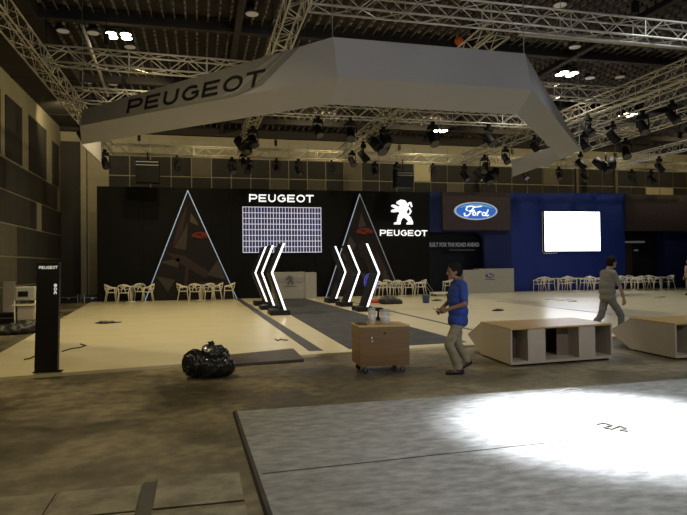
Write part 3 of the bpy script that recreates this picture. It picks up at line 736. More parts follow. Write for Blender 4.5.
MB().tube([(0, 0, .05), (0.01, 0, .17)], .018, 8).build('grip', M['black'], t_)
MB().tube([(-.06, 0, .19), (.05, 0, .19), (.09, 0, .19)], [.03, .028, .012], 10).build('motor_body', M['black'], t_)

# ------------------------------------------------------------------ cabinets with pointed backs
def cabinet(pf0, pf1, depth, label, L=None, sk=0.0):
    a_, c_ = G(*pf0), (G(*pf1) if pf1 else None)
    ex = (c_-a_).normalized() if c_ is not None else L[1]
    Ln = (c_-a_).length if L is None else L[0]
    rz = math.atan2(ex.y, ex.x)
    t = thing('pointed_cabinet', a_, label, 'cabinet', 'low pointed cabinets', rz=rz)
    Hc = .60; z0 = .03; d1 = depth*.66; d2 = depth; th_ = .03
    prof = [(0, z0), (d1, z0), (d2, Hc*.52), (d1, Hc-.013), (0, Hc-.013)]
    for x in (0, Ln-th_):
        MB().hull8([Vector((x, p[0], p[1])) for p in prof], [Vector((x+th_, p[0], p[1])) for p in prof]).build('end_panel', M['greige'], t)
    MB().bx(0, Ln, 0, d1, Hc-.012, Hc+.012).build('top_panel', M['plytop'], t)
    MB().hull8([Vector((th_, d1, Hc)), Vector((th_, d2, Hc*.52)), Vector((th_, d2-.02, Hc*.52)), Vector((th_, d1-.02, Hc-.02))], [Vector((Ln-th_, d1, Hc)), Vector((Ln-th_, d2, Hc*.52)), Vector((Ln-th_, d2-.02, Hc*.52)), Vector((Ln-th_, d1-.02, Hc-.02))]).hull8(
        [Vector((th_, d1, z0)), Vector((th_, d2, Hc*.52)), Vector((th_, d2-.02, Hc*.52)), Vector((th_, d1-.02, z0+.02))], [Vector((Ln-th_, d1, z0)), Vector((Ln-th_, d2, Hc*.52)), Vector((Ln-th_, d2-.02, Hc*.52)), Vector((Ln-th_, d1-.02, z0+.02))]).build('back_panel', M['greige'], t)
    MB().bx(th_, Ln-th_, .0, d1, z0, z0+.045).build('bottom_shelf', M['greige'], t)
    # front: three openings between two boxed piers
    s = Ln/1.99
    piers = [(.32*s, .655*s), (1.31*s, 1.64*s)]
    for a0, a1 in piers:
        MB().bx(a0, a1, .0, .5, z0+.045, Hc-.02).build('front_panel', M['greige'], t)
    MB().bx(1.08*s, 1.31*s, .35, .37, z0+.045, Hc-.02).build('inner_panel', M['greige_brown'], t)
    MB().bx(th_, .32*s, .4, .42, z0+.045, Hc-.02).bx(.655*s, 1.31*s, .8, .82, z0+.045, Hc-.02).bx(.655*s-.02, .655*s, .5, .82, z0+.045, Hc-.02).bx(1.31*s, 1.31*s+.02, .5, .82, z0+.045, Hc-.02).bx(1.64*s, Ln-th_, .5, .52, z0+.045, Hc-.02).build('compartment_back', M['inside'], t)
    MB().bx(.05, Ln-.05, .04, d1-.05, 0, z0).build('plinth', M['black'], t)
    for ch in [o_ for o_ in COL.objects if o_.parent == t]:
        for v_ in ch.data.vertices: v_.co.x += sk*v_.co.y
    return ex
exc = cabinet((511, 367), (612.5, 359.6), 1.92, 'low greige cabinet with plywood top and three open compartments, left of the pair', sk=.17)
cabinet((675.6, 360), None, 1.86, 'low greige cabinet with plywood top cut by the right edge of the photo', sk=.1, L=(2.02, (exc+Vector((0, -.06, 0))).normalized()))

# board / ramp and rubbish bag
b0, b1, b3, b2_ = G(231, 367), G(304, 362), G(226, 357), G(293.3, 351)
b3.y -= .1
t = tag(MB().hull8([b0, b1, b2_, b3], [p+Vector((0, 0, .055)) for p in (b0, b1, b2_, b3)]).build('wooden_board', M['darkwood'], bevel=.006), 'flat dark brown wooden board lying at the stage edge beside the black bag', 'board')
def evalmesh(o, name):
    dg = bpy.context.evaluated_depsgraph_get(); dg.update()
    me = bpy.data.meshes.new_from_object(o.evaluated_get(dg)); me.name = name
    bpy.data.objects.remove(o); return me
def remeshed(mb, name, m, parent, voxel=.012, smooth=4, loc=None, disp=None):
    o = mb.build(name, m)
    r = o.modifiers.new('r', 'REMESH'); r.mode = 'VOXEL'; r.voxel_size = voxel
    if smooth: s_ = o.modifiers.new('s', 'SMOOTH'); s_.iterations = smooth; s_.factor = .5
    me = evalmesh(o, name)
    if disp:
        for v in me.vertices: v.co += v.normal*disp(v.co)
    for p in me.polygons: p.use_smooth = True
    n = bpy.data.objects.new(name, me); COL.objects.link(n)
    if parent: n.parent = parent
    if loc is not None: n.location = loc
    return n
mb = MB(); mb.ball((0, 0, .16), (.36, .26, .18)).ball((.1, 0, .28), (.22, .2, .19)).ball((.04, .02, .38), (.13, .12, .13)).ball((-.2, -.03, .22), (.17, .2, .2)).ball((.22, -.05, .15), (.18, .2, .15))
mb.tube([(.02, 0, .4), (.06, -.03, .53)], [.1, .03], 8)
def crumple(c):
    w_ = Vector((noise.noise(c*3+Vector((9, 0, 0))), noise.noise(c*3+Vector((0, 9, 0))), 0))*.25
    a1 = 1-abs(noise.noise((c+w_)*4.5))*2.6; a2 = 1-abs(noise.noise((c+w_)*11+Vector((4, 4, 4))))*2.4
    return .035*a1+.012*a2-.012
bag = remeshed(mb, 'rubbish_bag', M['bagplastic'], None, .016, 6, G(208, 378.5)+Vector((0, .15, 0)), crumple)
for v in bag.data.vertices: v.co.z = max(v.co.z, 0)
tag(bag, 'crumpled black plastic rubbish bag on the concrete in front of the board', 'rubbish bag')

# ------------------------------------------------------------------ people
def capsule(mb, a, b, ra, rb, fl=1.0, n=12):
    a, b = Vector(a), Vector(b); mb.tube([a, a.lerp(b, .5), b], [ra, (ra+rb)/2, rb], n, flat=fl); mb.ball(a, ra, n=n); mb.ball(b, rb, n=n)
def hand(mb, w, d, palm_n, side, curl=.6):
    """w wrist, d direction, palm_n palm normal"""
    d = Vector(d).normalized(); pn = Vector(palm_n); pn = (pn-d*pn.dot(d)).normalized(); sd = d.cross(pn)*side
    rot = Matrix((d, sd, pn)).transposed()
    mb.ball(w+d*.045, (.052, .042, .02), rot=rot)
    for k, (o_, ln) in enumerate(((-.030, .068), (-.010, .078), (.011, .072), (.030, .056))):
        k0 = w+d*.08+sd*o_; k1 = k0+(d*math.cos(curl*.5)+pn*math.sin(curl*.5))*ln*.5; k2 = k1+(d*math.cos(curl*1.6)+pn*math.sin(curl*1.6))*ln*.5
        mb.tube([k0-d*.02, k0, k1, k2], [.011, .0105, .0095, .0075], 8); mb.ball(k2, .0078, n=8)
    k0 = w+d*.03-sd*.034; k1 = k0-sd*.022+d*.03+pn*.012; k2 = k1+d*.026+pn*.014
    mb.tube([w+d*.015-sd*.015, k0, k1, k2], [.014, .013, .011, .009], 8); mb.ball(k2, .009, n=8)
def person(loc, rz, label, j, mats, long_sleeve=False):
    """j: joints in local frame, +X forward, +Y left, Z up"""
    t = thing('person', loc, label, 'person', rz=rz)
    V = {k: Vector(v) for k, v in j.items()}
    skin, shirtm, trm, hairm, shoem = mats
    b = MB()
    hd = V['head']; fwd = V.get('look', Vector((1, 0, 0))).normalized(); lf = Vector((0, 0, 1)).cross(fwd)
    R3 = Matrix((fwd, lf, Vector((0, 0, 1)))).transposed()
    b.ball(hd+Vector((0, 0, .02)), (.098, .077, .108), rot=R3, n=20)
    b.ball(hd+fwd*.03+Vector((0, 0, -.045)), (.062, .056, .07), rot=R3, n=16)
    b.ball(hd+fwd*.075+Vector((0, 0, -.085)), (.02, .025, .018), rot=R3, n=10)      # chin
    b.tube([hd+fwd*.092+Vector((0, 0, .02)), hd+fwd*.112+Vector((0, 0, -.018)), hd+fwd*.09+Vector((0, 0, -.03))], [.009, .014, .01], 8)   # nose
    b.ball(hd+fwd*.088+Vector((0, 0, -.052)), (.012, .024, .008), rot=R3, n=10)   # lips
    b.ball(hd+fwd*.082+Vector((0, 0, .035)), (.014, .05, .01), rot=R3, n=10)      # brow
    for s in (-1, 1): b.ball(hd+lf*s*.08-fwd*.008+Vector((0, 0, -.008)), (.02, .01, .033), rot=R3, n=10)
    nk = V['neck']; capsule(b, nk, hd+Vector((0, 0, -.05))-fwd*.02, .062, .056)
    sh_c = (V['shL']+V['shR'])/2; pel = (V['hipL']+V['hipR'])/2
    def torso(mbx, g, z_low=None):
        a0 = pel+Vector((0, 0, .02)); up_ = (sh_c-a0); bodyl = (V['shL']-V['shR']).normalized()
        f_ = bodyl.cross(Vector((0, 0, 1)))
        for k, (f, rw, rd) in enumerate(((-.08, .165, .115), (.1, .165, .118), (.3, .155, .112), (.5, .16, .115), (.7, .18, .122), (.85, .18, .115), (.97, .15, .09))):
            c_ = a0+up_*f+f_*(.0)
            Rm = Matrix((f_, bodyl, Vector((0, 0, 1)))).transposed()
            mbx.ball(c_, (rd+g, rw+g, .1+g), rot=Rm, n=20)
        capsule(mbx, V['shL']*.85+nk*.15, V['shR']*.85+nk*.15, .06+g, .06+g)
    torso(b, 0)
    for s, d_ in (('L', 1), ('R', -1)):
        capsule(b, V['sh'+s], V['el'+s], .05, .038); capsule(b, V['el'+s], V['wr'+s], .038, .026)
        hand(b, V['wr'+s], V.get('hd'+s, V['wr'+s]-V['el'+s]), V.get('pn'+s, Vector((0, -d_, 0))), d_, V.get('curl', Vector((.7, 0, 0))).x)
        capsule(b, V['hip'+s], V['kn'+s], .078, .05); capsule(b, V['kn'+s], V['an'+s], .052, .034)
        capsule(b, V['an'+s], V['to'+s]*.75+V['an'+s]*.25-Vector((0, 0, .02)), .034, .03)
    remeshed(b, 'body', skin, t, .0075, 2)
    # shirt
    V.setdefault('hem', Vector((0, 0, -.02)))
    b = MB(); torso(b, .018)
    for s in 'LR': capsule(b, V['sh'+s], V['sh'+s].lerp(V['el'+s], .72), .066, .062)
    hm = pel+Vector((0, 0, -.02)); b.ball(hm, (.15, .195, .12), n=20); b.ball(hm+Vector((-.01, 0, .12)), (.15, .192, .14), n=20); b.ball(hm+Vector((-.01, 0, .26)), (.146, .188, .16), n=20)
    b.ball(hm+Vector((0, 0, V['hem'].z)), (.148, .19, .075), n=20).ball(hm+Vector((0, 0, V['hem'].z/2)), (.152, .195, .1), n=20)
    remeshed(b, 'shirt', shirtm, t, .012, 3, disp=lambda c: .008*noise.noise(Vector((c.x*9, c.y*9, c.z*5))))
    mbk = MB(); mbk.tube([nk+Vector((.055*math.cos(k*PI/8)+.005, .065*math.sin(k*PI/8), .012)) for k in range(17)], .014, 8, caps=False); mbk.build('collar', shirtm, t)
    # trousers
    b = MB(); b.ball(pel+Vector((0, 0, 0)), (.115, .155, .11), n=20)
    for s in 'LR':
        capsule(b, V['hip'+s]-Vector((0, 0, .04)), V['kn'+s], .09, .075); capsule(b, V['kn'+s], V['an'+s]+Vector((0, 0, .02)), .075, .06)
        bk = (V['an'+s]-V['kn'+s]).normalized(); b.tube([V['an'+s]+Vector((0, 0, .05)), V['an'+s]-Vector((0, 0, .025))], [.065, .068], 14)
    remeshed(b, 'trousers', trm, t, .012, 3, disp=lambda c: .012*noise.noise(Vector((c.x*10+5, c.y*8, c.z*14))))
    for s in 'LR':
        a_, to = V['an'+s], V['to'+s]; b = MB(); d_ = (to-a_); d_.z *= 1; dh = Vector((d_.x, d_.y, 0)).normalized()
        heel = V['he'+s]; 
        capsule(b, heel+Vector((0, 0, .035)), to+Vector((0, 0, .03)), .042, .036); b.ball(to.lerp(heel, .25)+Vector((0, 0, .035)), (.06, .05, .038)); capsule(b, heel+Vector((0, 0, .04)), a_+Vector((0, 0, .01)), .045, .045)
        so = remeshed(b, 'shoe', shoem, t, .009, 2)
        for v in so.data.vertices: v.co.z = max(v.co.z, min(V['he'+s].z, V['to'+s].z, 0)-.0)
    # hair
    b = MB(); hc = hd-fwd*.014+Vector((0, 0, .04)); b.ball(hc-fwd*.006, (.106, .09, .106), rot=R3, n=24); b.ball(hc-fwd*.04-Vector((0, 0, .04)), (.084, .086, .1), rot=R3, n=20)
    b.ball(hc+fwd*.06+Vector((0, 0, .06)), (.04, .06, .025), rot=R3, n=14)
    remeshed(b, 'hair', hairm, t, .009, 1, disp=lambda c: .006*noise.noise(c*45))
    for s in (-1, 1):
        MB().ball(hd+fwd*.086+lf*s*.03+Vector((0, 0, .018)), .0095, n=8).build('eye', M['shoe'], t)
    return t
# man in blue walking left
k = .01525
def mp(px, py, y=0): return ((456-px)*k, y, (373.3-py)*k)
J = dict(head=mp(455, 272.5), neck=(-.055, 0, 1.395), shL=(-.07, .175, 1.325), shR=(-.05, -.175, 1.325), elL=(-.07, .235, 1.055), elR=(.03, -.225, 1.07),
         wrL=(.165, .13, .975), wrR=(.2, -.1, .96), hipL=(-.04, .085, .84), hipR=(-.04, -.085, .84),
         knL=(.13, .09, .46), anL=(.0, .09, .095), heL=(-.06, .09, .0), toL=(.16, .09, .0),
         knR=(-.06, -.09, .44), anR=(-.2, -.09, .17), heR=(-.245, -.09, .11), toR=(-.05, -.09, .005), look=(1, .08, -.1),
         pnL=(.2, -1, -.2), pnR=(.2, 1, -.2), curl=(1.0, 0, 0), hem=(0, 0, -.06))
mloc = G(456, 373.3)
heading = math.atan2(math.sin(YAW), -math.cos(YAW))
person(mloc, heading+.12, 'man in a blue polo and khaki trousers walking left, looking down at his hands', J, (M['skin'], M['polo'], M['khaki'], M['hair'], M['shoe']))
# small white paper in his hands
mloc2 = mloc+Matrix.Rotation(heading+.12, 3, 'Z') @ Vector((.30, .02, .965))
tag(MB().box((0, 0, 0), (.09, .11, .006), rot=Matrix.Rotation(.5, 3, 'Y')).build('folded_paper', M['paper'], loc=mloc2), 'small white folded paper held by the man in blue', 'paper')
# man in grey walking right
k = .0215
mloc = G(608, 338.5, SH)
J = dict(head=(.13, 0, 1.60), neck=(.04, 0, 1.44), shL=(.05, .185, 1.37), shR=(-.0, -.185, 1.37), elL=(.16, .22, 1.08), elR=(.13, -.235, 1.09),
         wrL=(.3, .2, .87), wrR=(.23, -.22, .84), hipL=(.02, .09, .89), hipR=(.0, -.09, .89),
         knL=(-.08, .09, .5), anL=(-.33, .09, .2), heL=(-.39, .09, .14), toL=(-.22, .09, .0),
         knR=(.26, -.09, .5), anR=(.28, -.09, .1), heR=(.23, -.09, .0), toR=(.45, -.09, .02), look=(1, 0, -.05), hdR=(.1, 0, -1), hdL=(.3, 0, -1), pnR=(0, 1, 0), pnL=(0, -1, 0))
person(mloc, -YAW+.3, 'man in a grey-olive T-shirt and grey trousers walking right behind the cabinets', J, (M['skin2'], M['tee'], M['greypants'], M['hair'], M['shoe']))
# partial person at right edge
mloc = G(689.5, 295, SH); mloc.y = min(mloc.y, 29.6)
J = dict(head=(0.02, 0, 1.58), neck=(0, 0, 1.42), shL=(0, .18, 1.35), shR=(0, -.18, 1.35), elL=(-.02, .24, 1.08), elR=(-.02, -.24, 1.08),
         wrL=(.1, .22, .85), wrR=(.1, -.22, .85), hipL=(0, .09, .88), hipR=(0, -.09, .88), knL=(.03, .1, .48), anL=(0, .1, .09), heL=(-.05, .1, 0), toL=(.16, .1, 0),
         knR=(.02, -.1, .48), anR=(-.02, -.1, .09), heR=(-.07, -.1, 0), toR=(.14, -.1, 0), look=(1, 0, 0), hdR=(.1, 0, -1), hdL=(.1, 0, -1))
person(mloc, PI, 'distant person in beige standing at the right edge of the photo', J, (M['skin2'], mat('beige_shirt', (.32, .22, .15), .8), mat('tan_trousers', (.22, .16, .1), .8), M['hair'], M['shoe']))

# ------------------------------------------------------------------ ring fascia hung from the grid
def zat(x, y, px, py):   # height of the vertical line at x,y seen at row py
    lo, hi = 0, 12
    for _ in range(50):
        m_ = (lo+hi)/2; d = Vector((x, y, m_-H)); yy = 257.5-F*d.dot(UP)/d.dot(fw)
        if yy > py: lo = m_
        else: hi = m_
    return lo
ZF_, ZB_ = 5.55, 5.17
nodes = {
 'B': (G(333, 37, 6.36), G(338, 77, ZF_), G(331, 104, ZB_)),
 'C': (G(525, 53.5, 6.36), G(532.6, 90, ZF_), G(517, 114.5, ZB_)),
 'A': (G(82.5, 110, 6.02), G(79.6, 126, ZF_), G(82, 144.5, ZB_)),
 'D': (G(580.4, 147.6, 5.6), G(580.7, 149.7, ZF_), G(562, 159, ZB_)),
 'E': (G(512.9, 174.5, 5.25), G(512.7, 176.6, 5.2), G(512.4, 176.8, ZB_)),
 'F': (G(100.3, 158, 5.3), G(100.5, 161, 5.2), G(101.5, 163, ZB_))}
def itop(n):
    ib = nodes[n][2]; z = {'A': 5.9, 'B': 6.2, 'C': 6.2, 'D': zat(ib.x, ib.y, 558, 143.6), 'E': zat(ib.x, ib.y, 513.5, 160), 'F': zat(ib.x, ib.y, 109, 142)}[n]
    return Vector((ib.x, ib.y, z))
sec = {}
for n in nodes:
    ot, fo, ib = nodes[n]; it = itop(n)
    sec[n] = [ot, fo, ib, it]
for n, o in (('E', Vector((.35, 0, 0))), ('F', Vector((-.35, 0, 0)))):
    ib = sec[n][2]; sec[n][0] = ib+o*.3+Vector((0, 0, sec[n][3].z-ib.z)); sec[n][1] = ib+o*.3+Vector((0, 0, .03))
def replane(a, b, px, py):   # put the outer top corner of node a in the plane of the three other corners
    n_ = (sec[b][1]-sec[b][0]).cross(sec[a][1]-sec[b][0]).normalized(); d = ray(px, py); o_ = Vector((0, 0, H))
    sec[a][0] = o_+d*((sec[b][0]-o_).dot(n_)/d.dot(n_))
replane('A', 'B', 82.5, 110); replane('C', 'B', 525, 53.5)
print('ring', sec['A'][0], sec['C'][0])
t = thing('hanging_fascia_ring', (5, 17, 5.17), 'huge grey faceted fascia ring with PEUGEOT lettering hanging above the stage', 'hanging fascia')
chain = 'FABCDE'
for a_, c_ in zip(chain[:-1], chain[1:]):
    sa = [p-t.location for p in sec[a_]]; sb = [p-t.location for p in sec[c_]]
    MB().hull8(sa, sb).build('fascia_segment', M['greyfascia'], t)
oa, ob, fa, fb = sec['A'][0], sec['B'][0], sec['A'][1], sec['B'][1]
nrm = (ob-oa).cross(fa-oa).normalized()
if nrm.dot(Vector((0, -1, 0))) < 0: nrm = -nrm
def onface(px, py, off=.012):
    d = ray(px, py); o_ = Vector((0, 0, H)); tt = (oa-o_).dot(nrm)/d.dot(nrm); return o_+d*tt+nrm*off-t.location
def fq(pts, m, name, off, dep=.004):
    q = [onface(px, py, off) for px, py in pts]; MB().hull8(q, [p+nrm*dep for p in q]).build(name, m, t)
def top_y(px): return 110+(px-82.5)/(333-82.5)*(37-110)
def fold_y(px): return 126+(px-79.6)/(338-79.6)*(77-126)
fq([(83, top_y(83)+.6), (300, top_y(300)+.5), (262, fold_y(262)-7), (236, fold_y(236)-.5), (82, fold_y(82)-.4)], M['fascia_print'], 'printed_panel', .02)
fq([(276, top_y(276)+1), (283, top_y(283)+1), (238, fold_y(238)-4), (222, fold_y(222)-2)], M['stripe'], 'printed_stripe', .026)
fq([(288, top_y(288)+1), (291, top_y(291)+1), (256, fold_y(256)-9), (246, fold_y(246)-4)], M['stripe'], 'printed_stripe', .026)
word('PEUGEOT', onface(127.5, 113.5, .03), onface(263, 85.5, .03), onface(267, 68.5, .03), onface(130, 100, .03), nrm, .01, M['letterblack'], t, wt=.1, gap=.26)
mb_pts = []
for n, px in (('B', 0), ('C', 0), ('A', 0), ('D', 0)):
    p = sec[n][0]-t.location; MB().tube([p+Vector((0, .05, -.05)), Vector((p.x, p.y+.05, 8.9-t.location.z))], .012, 5).build('hanging_wire', M['steel'], t)

# ------------------------------------------------------------------ trusses
def truss(p, q, label, size=.42, m='alu', step=.5, z=7.25):
    p, q = Vector((p[0], p[1], z)), Vector((q[0], q[1], z)); d = q-p; L_ = d.length; d.normalize(); s = Vector((-d.y, d.x, 0)); u = Vector((0, 0, 1)); h = size/2
    t_ = thing('box_truss', (p+q)/2-Vector((0, 0, h)), label, 'truss', 'aluminium lighting trusses')
    o = t_.location
    for a_ in (-1, 1):
        for b_ in (-1, 1):
            off = s*a_*h+u*b_*h; MB().tube([p+off-o, q+off-o], .026, 6).build('chord', M[m], t_)
    mb = MB(); n = max(1, int(L_/step))
    for i in range(n):
        a0 = p+d*(L_*i/n); a1 = p+d*(L_*(i+1)/n)
        f = 1 if i % 2 else -1
        for b_ in (-1, 1):
            mb.tube([a0+s*b_*h+u*f*h-o, a1+s*b_*h-u*f*h-o], .013, 4, caps=False)
            mb.tube([a0+u*b_*h+s*f*h-o, a1+u*b_*h-s*f*h-o], .013, 4, caps=False)
        if i % 4 == 0:
            for b_ in (-1, 1): mb.tube([a0+s*h+u*b_*h-o, a0-s*h+u*b_*h-o], .015, 4, caps=False); mb.tube([a0+s*b_*h+u*h-o, a0+s*b_*h-u*h-o], .015, 4, caps=False)
    ob = mb.build('lacing', M[m], t_)
    k_ = 1.5
    while k_ < L_:
        c_ = p+d*k_-o; mb = MB().tube([c_+u*h, Vector((c_.x, c_.y, 9.0-o.z))], .011, 5); mb.box(c_+u*(h+.35), (.13, .13, .28)); k_ += 6.5
        mb.build('chain_hoist', M['blackplastic'], t_)
    return t_
TX = {'T1': -4.13, 'T4': 2.05, 'T5': 7.0, 'T6': 13.75, 'T9': 18.0, 'T8': 22.8}
YX = {'X1': 12.68, 'X2': 17.6, 'X3': 21.5, 'X5': 30.1}
truss((TX['T1'], 4), (TX['T1'], 30.4), 'left lighting truss running along the dark-panelled side wall', m='alu_dark')
truss((TX['T4'], 9), (TX['T4'], 29.9), 'lighting truss disappearing behind the sloped left part of the fascia ring', m='alu_dark')
truss((TX['T5'], 13.1), (TX['T5'], 29.9), 'lighting truss running back behind the front face of the fascia ring', m='alu_dark')
truss((TX['T6'], 13.1), (TX['T6'], 29.9), 'lighting truss running back just right of the fascia ring', m='alu_dark')
truss((15.4, 14), (15.4, 25.0), 'lighting truss crowded with spotlights, right of the ring')
truss((TX['T9'], 16), (TX['T9'], 29.9), 'lighting truss at the right, above the blue stand')
truss((TX['T8'], 17), (TX['T8'], 29.9), 'lighting truss nearest the right edge, above the dark recess')
truss((2.3, YX['X1']-.2), (19, YX['X1']+.1), 'foremost cross truss, top centre to top right')
truss((TX['T1']+.25, YX['X2']-.3), (1.8, YX['X2']), 'cross truss above the PEUGEOT lettering on the ring, upper left', m='alu')
truss((7.3, YX['X2']), (TX['T6']-.25, YX['X2']+.1), 'short cross truss behind the upper right corner of the ring')
truss((TX['T1']+.25, YX['X3']-.4), (TX['T4']-.25, YX['X3']-.1), 'second cross truss from the left side wall, lower')
truss((TX['T4']+.25, YX['X3']), (TX['T5']-.25, YX['X3']+.05), 'cross truss just below the left half of the ring front face')
truss((TX['T5']+.25, YX['X3']+.05), (TX['T6']-.25, YX['X3']+.1), 'cross truss just below the right half of the ring front face')
truss((TX['T6']+2, 21.9), (TX['T9']-.25, 22.1), 'cross truss at the right between two long trusses')
truss((TX['T1']-.1, YX['X5']+.25), (29, YX['X5']+.25), 'rear cross truss along the back of the hall', m='alu_dark')
# bare white pole crossing upper left
p0_, p1_ = G(82, 25, 8.6), G(108, 96, 7.5)
tag(MB().tube([p0_, p1_], .05, 8).build('hanging_pole', M['alu']), 'pale slanting pole hanging in front of the upper left trusses', 'pole')
# long pale rail at upper right
tag(MB().bx(8.7, 20, 15.2, 15.35, 8.0, 8.15).tube([(10, 15.27, 8.1), (10, 15.27, 9.3)], .012, 5).tube([(15, 15.27, 8.1), (15, 15.27, 9.3)], .012, 5).build('ceiling_rail', M['greyfascia']), 'long flat grey rail below the ceiling at the upper right', 'rail')

# ------------------------------------------------------------------ stage lights on the trusses
def make_light(lit=False):
    t_ = thing('stage_light', (0, 0, 0), '', 'stage light', 'stage lights on the trusses')
    MB().bx(-.05, .05, -.05, .05, -.12, 0).bx(-.13, .13, -.09, .09, -.22, -.12).build('clamp', M['blackplastic'], t_)
    MB().tube([(-.16, 0, -.22), (-.19, 0, -.3), (-.19, 0, -.52)], .018, 6).tube([(.16, 0, -.22), (.19, 0, -.3), (.19, 0, -.52)], .018, 6).bx(-.18, .18, -.03, .03, -.24, -.2).build('yoke', M['blackplastic'], t_)
    c_ = Vector((0, 0, -.5)); d = Vector((0, -.6, -.8)).normalized()
    MB().tube([c_-d*.22, c_-d*.2, c_+d*.05, c_+d*.24], [.09, .12, .13, .15], 12).build('lamp_head', M['blackplastic'], t_)
    MB().tube([c_+d*.235, c_+d*.245], .125, 12).build('lens', M['lensoff'], t_)
    return t_
M['lensoff'] = mat('grey_lens', (.05, .052, .058), .2)
sl0 = make_light(); slu = False
spots = [ # truss line: (name, fixed axis, list)
 ('under the left wall truss', [(-4.13, 24.0, 1.2), (-4.13, 27.5, 1.0), (-4.13, 29.4, .6)]),
 ('under the rear truss left of the LED grid', [(-1.0, 30.1, .2), (1.6, 30.1, .4), (2.4, 30.1, -.3)]),
 ('under the rear truss above the LED grid', [(3.8, 30.1, 0), (4.9, 30.1, .5), (6.6, 30.1, -.4)]),
 ('under the truss behind the left part of the ring', [(2.05, 23.5, .4), (2.05, 25.2, -.6), (2.05, 28.8, .2)]),
 ('under the centre truss behind the ring', [(7.0, 22.6, .6), (7.0, 25.6, 1.4), (7.0, 27.6, .3)]),
 ('under the cross truss below the ring front', [(4.2, 21.5, .3), (5.4, 21.5, -.2), (8.6, 21.5, .1), (10.9, 21.5, .5)]),
 ('under the rear truss beside the lit lion emblem', [(8.9, 30.1, 0), (10.1, 30.1, .4), (12.1, 30.1, -.2), (13.9, 30.1, .7)]),
 ('under the truss just right of the ring', [(13.75, 19.4, .5), (13.75, 21.0, -.4), (13.75, 23.0, .9), (13.75, 25.5, .1), (13.75, 27.6, -.7)]),
 ('under the crowded right truss', [(15.4, 17.2, .4), (15.4, 18.6, -.2), (15.4, 20.2, .9), (15.4, 22.0, .2), (15.4, 23.6, -.6)]),
 ('under the rear truss above the white screen', [(17.5, 30.1, .3), (19.6, 30.1, -.3), (21.2, 30.1, .5), (24.3, 30.1, 0), (25.6, 30.1, .6)]),
 ('under the truss above the dark recess', [(22.8, 20.5, .3), (22.8, 23.3, -.6), (22.8, 26.4, .5)]),
 ('under the right truss above the blue stand', [(18.0, 19.2, .3), (18.0, 22.8, -.4), (18.0, 26.0, .8)]),
]
for place_, lst in spots:
    for i, (x, y, a_) in enumerate(lst):
        o = sl0 if not slu else copy_tree(sl0); slu = True
        o.location = (x, y if y != 30.1 else 30.3, 7.04); o.rotation_euler = (0, 0, a_); s = random.uniform(1.0, 1.3); o.scale = (s, s, s)
        o['label'] = '%s stage light from the %s %s' % (ordn(i), 'left' if lst[0][1] == lst[-1][1] else 'front', place_)
# big dark spotlight clusters / boxes
def bigfix(px, py, z, Y, label, w_, h_, kind):
    p = WY(px, py, Y); t_ = thing(kind, (p.x, Y, p.z), label, 'loudspeaker' if kind == 'hanging_loudspeaker' else 'lighting fixture')
    if kind == 'hanging_loudspeaker':
        MB().hull8([Vector((x, y, 0)) for x, y in ((-w_/2, -.3), (w_/2, -.3), (w_/2, .3), (-w_/2, .3))], [Vector((x, y, h_*.75)) for x, y in ((-w_/2, -.42), (w_/2, -.42), (w_/2, .3), (-w_/2, .3))]).build('cabinet', M['blackplastic'], t_)
        MB().bx(-w_/2*.95, w_/2*.95, -.44, -.40, h_*.72, h_*.76).bx(-w_/2*.95, w_/2*.95, -.44, -.40, h_*.86, h_*.9).build('light_bar', M['stripe'], t_)
        MB().bx(-w_/2, w_/2, -.4, .3, h_*.8, h_*.98).build('upper_cabinet', M['blackplastic'], t_)
        MB().tube([(0, 0, h_*.98), (0, 0, 7.04-p.z)], .03, 6).build('hanger', M['blackplastic'], t_)
    else:
        mb = MB()
        MB().tube([(0, 0, 7.04-p.z), (0, 0, h_*.5)], .04, 6).bx(-w_*.35, w_*.35, -.04, .04, h_*.45, h_*.55).build('hanger', M['blackplastic'], t_)
        for k_, (dx, dz, a_) in enumerate(((-.3, .2, .5), (.25, .25, -.5), (0, -.1, .1))):
            c_ = Vector((dx*w_, 0, h_*(.3+dz*.6))); d = Vector((math.sin(a_), -.5, -.7)).normalized()
            MB().tube([c_-d*.3, c_-d*.25, c_+d*.3], [.12, .2, .24], 12).build('lamp_head', M['blackplastic'], t_)
            MB().tube([c_+d*.295, c_+d*.31], .2, 12).build('lens', M['lensoff'], t_)
bigfix(148, 183, 0, 29.8, 'black loudspeaker box with two pale bars hanging at the rear left', 1.05, 1.05, 'hanging_loudspeaker')
bigfix(403, 188, 0, 29.6, 'dark square loudspeaker box hanging above the lion emblem', .9, .8, 'hanging_loudspeaker')
bigfix(381, 152, 0, 24.5, 'cluster of black lamp heads under the centre truss behind the ring', 1.0, .9, 'lamp_cluster')
bigfix(488, 184, 0, 28.0, 'large dark lamp cluster hanging above the oval emblem', 1.5, 1.2, 'lamp_cluster')
bigfix(606, 172, 0, 26.0, 'black lamp cluster just right of the right ring corner', 1.3, 1.0, 'lamp_cluster')
bigfix(246, 152, 0, 27.0, 'black lamp cluster under the truss left of the LED grid', .8, .9, 'lamp_cluster')
# orange buoy-like lamp
p = WY(459, 41, 16.5); t_ = thing('orange_ball_lamp', p, 'small orange round lamp above the ring front face', 'lamp')
MB().ball((0, 0, 0), .13).build('globe', M['orange'], t_); MB().tube([(0, 0, .1), (0, 0, ZC-.3-p.z)], .012, 5).lathe([(.05, .1), (.05, .16)], n=10).build('cord', M['blackplastic'], t_)

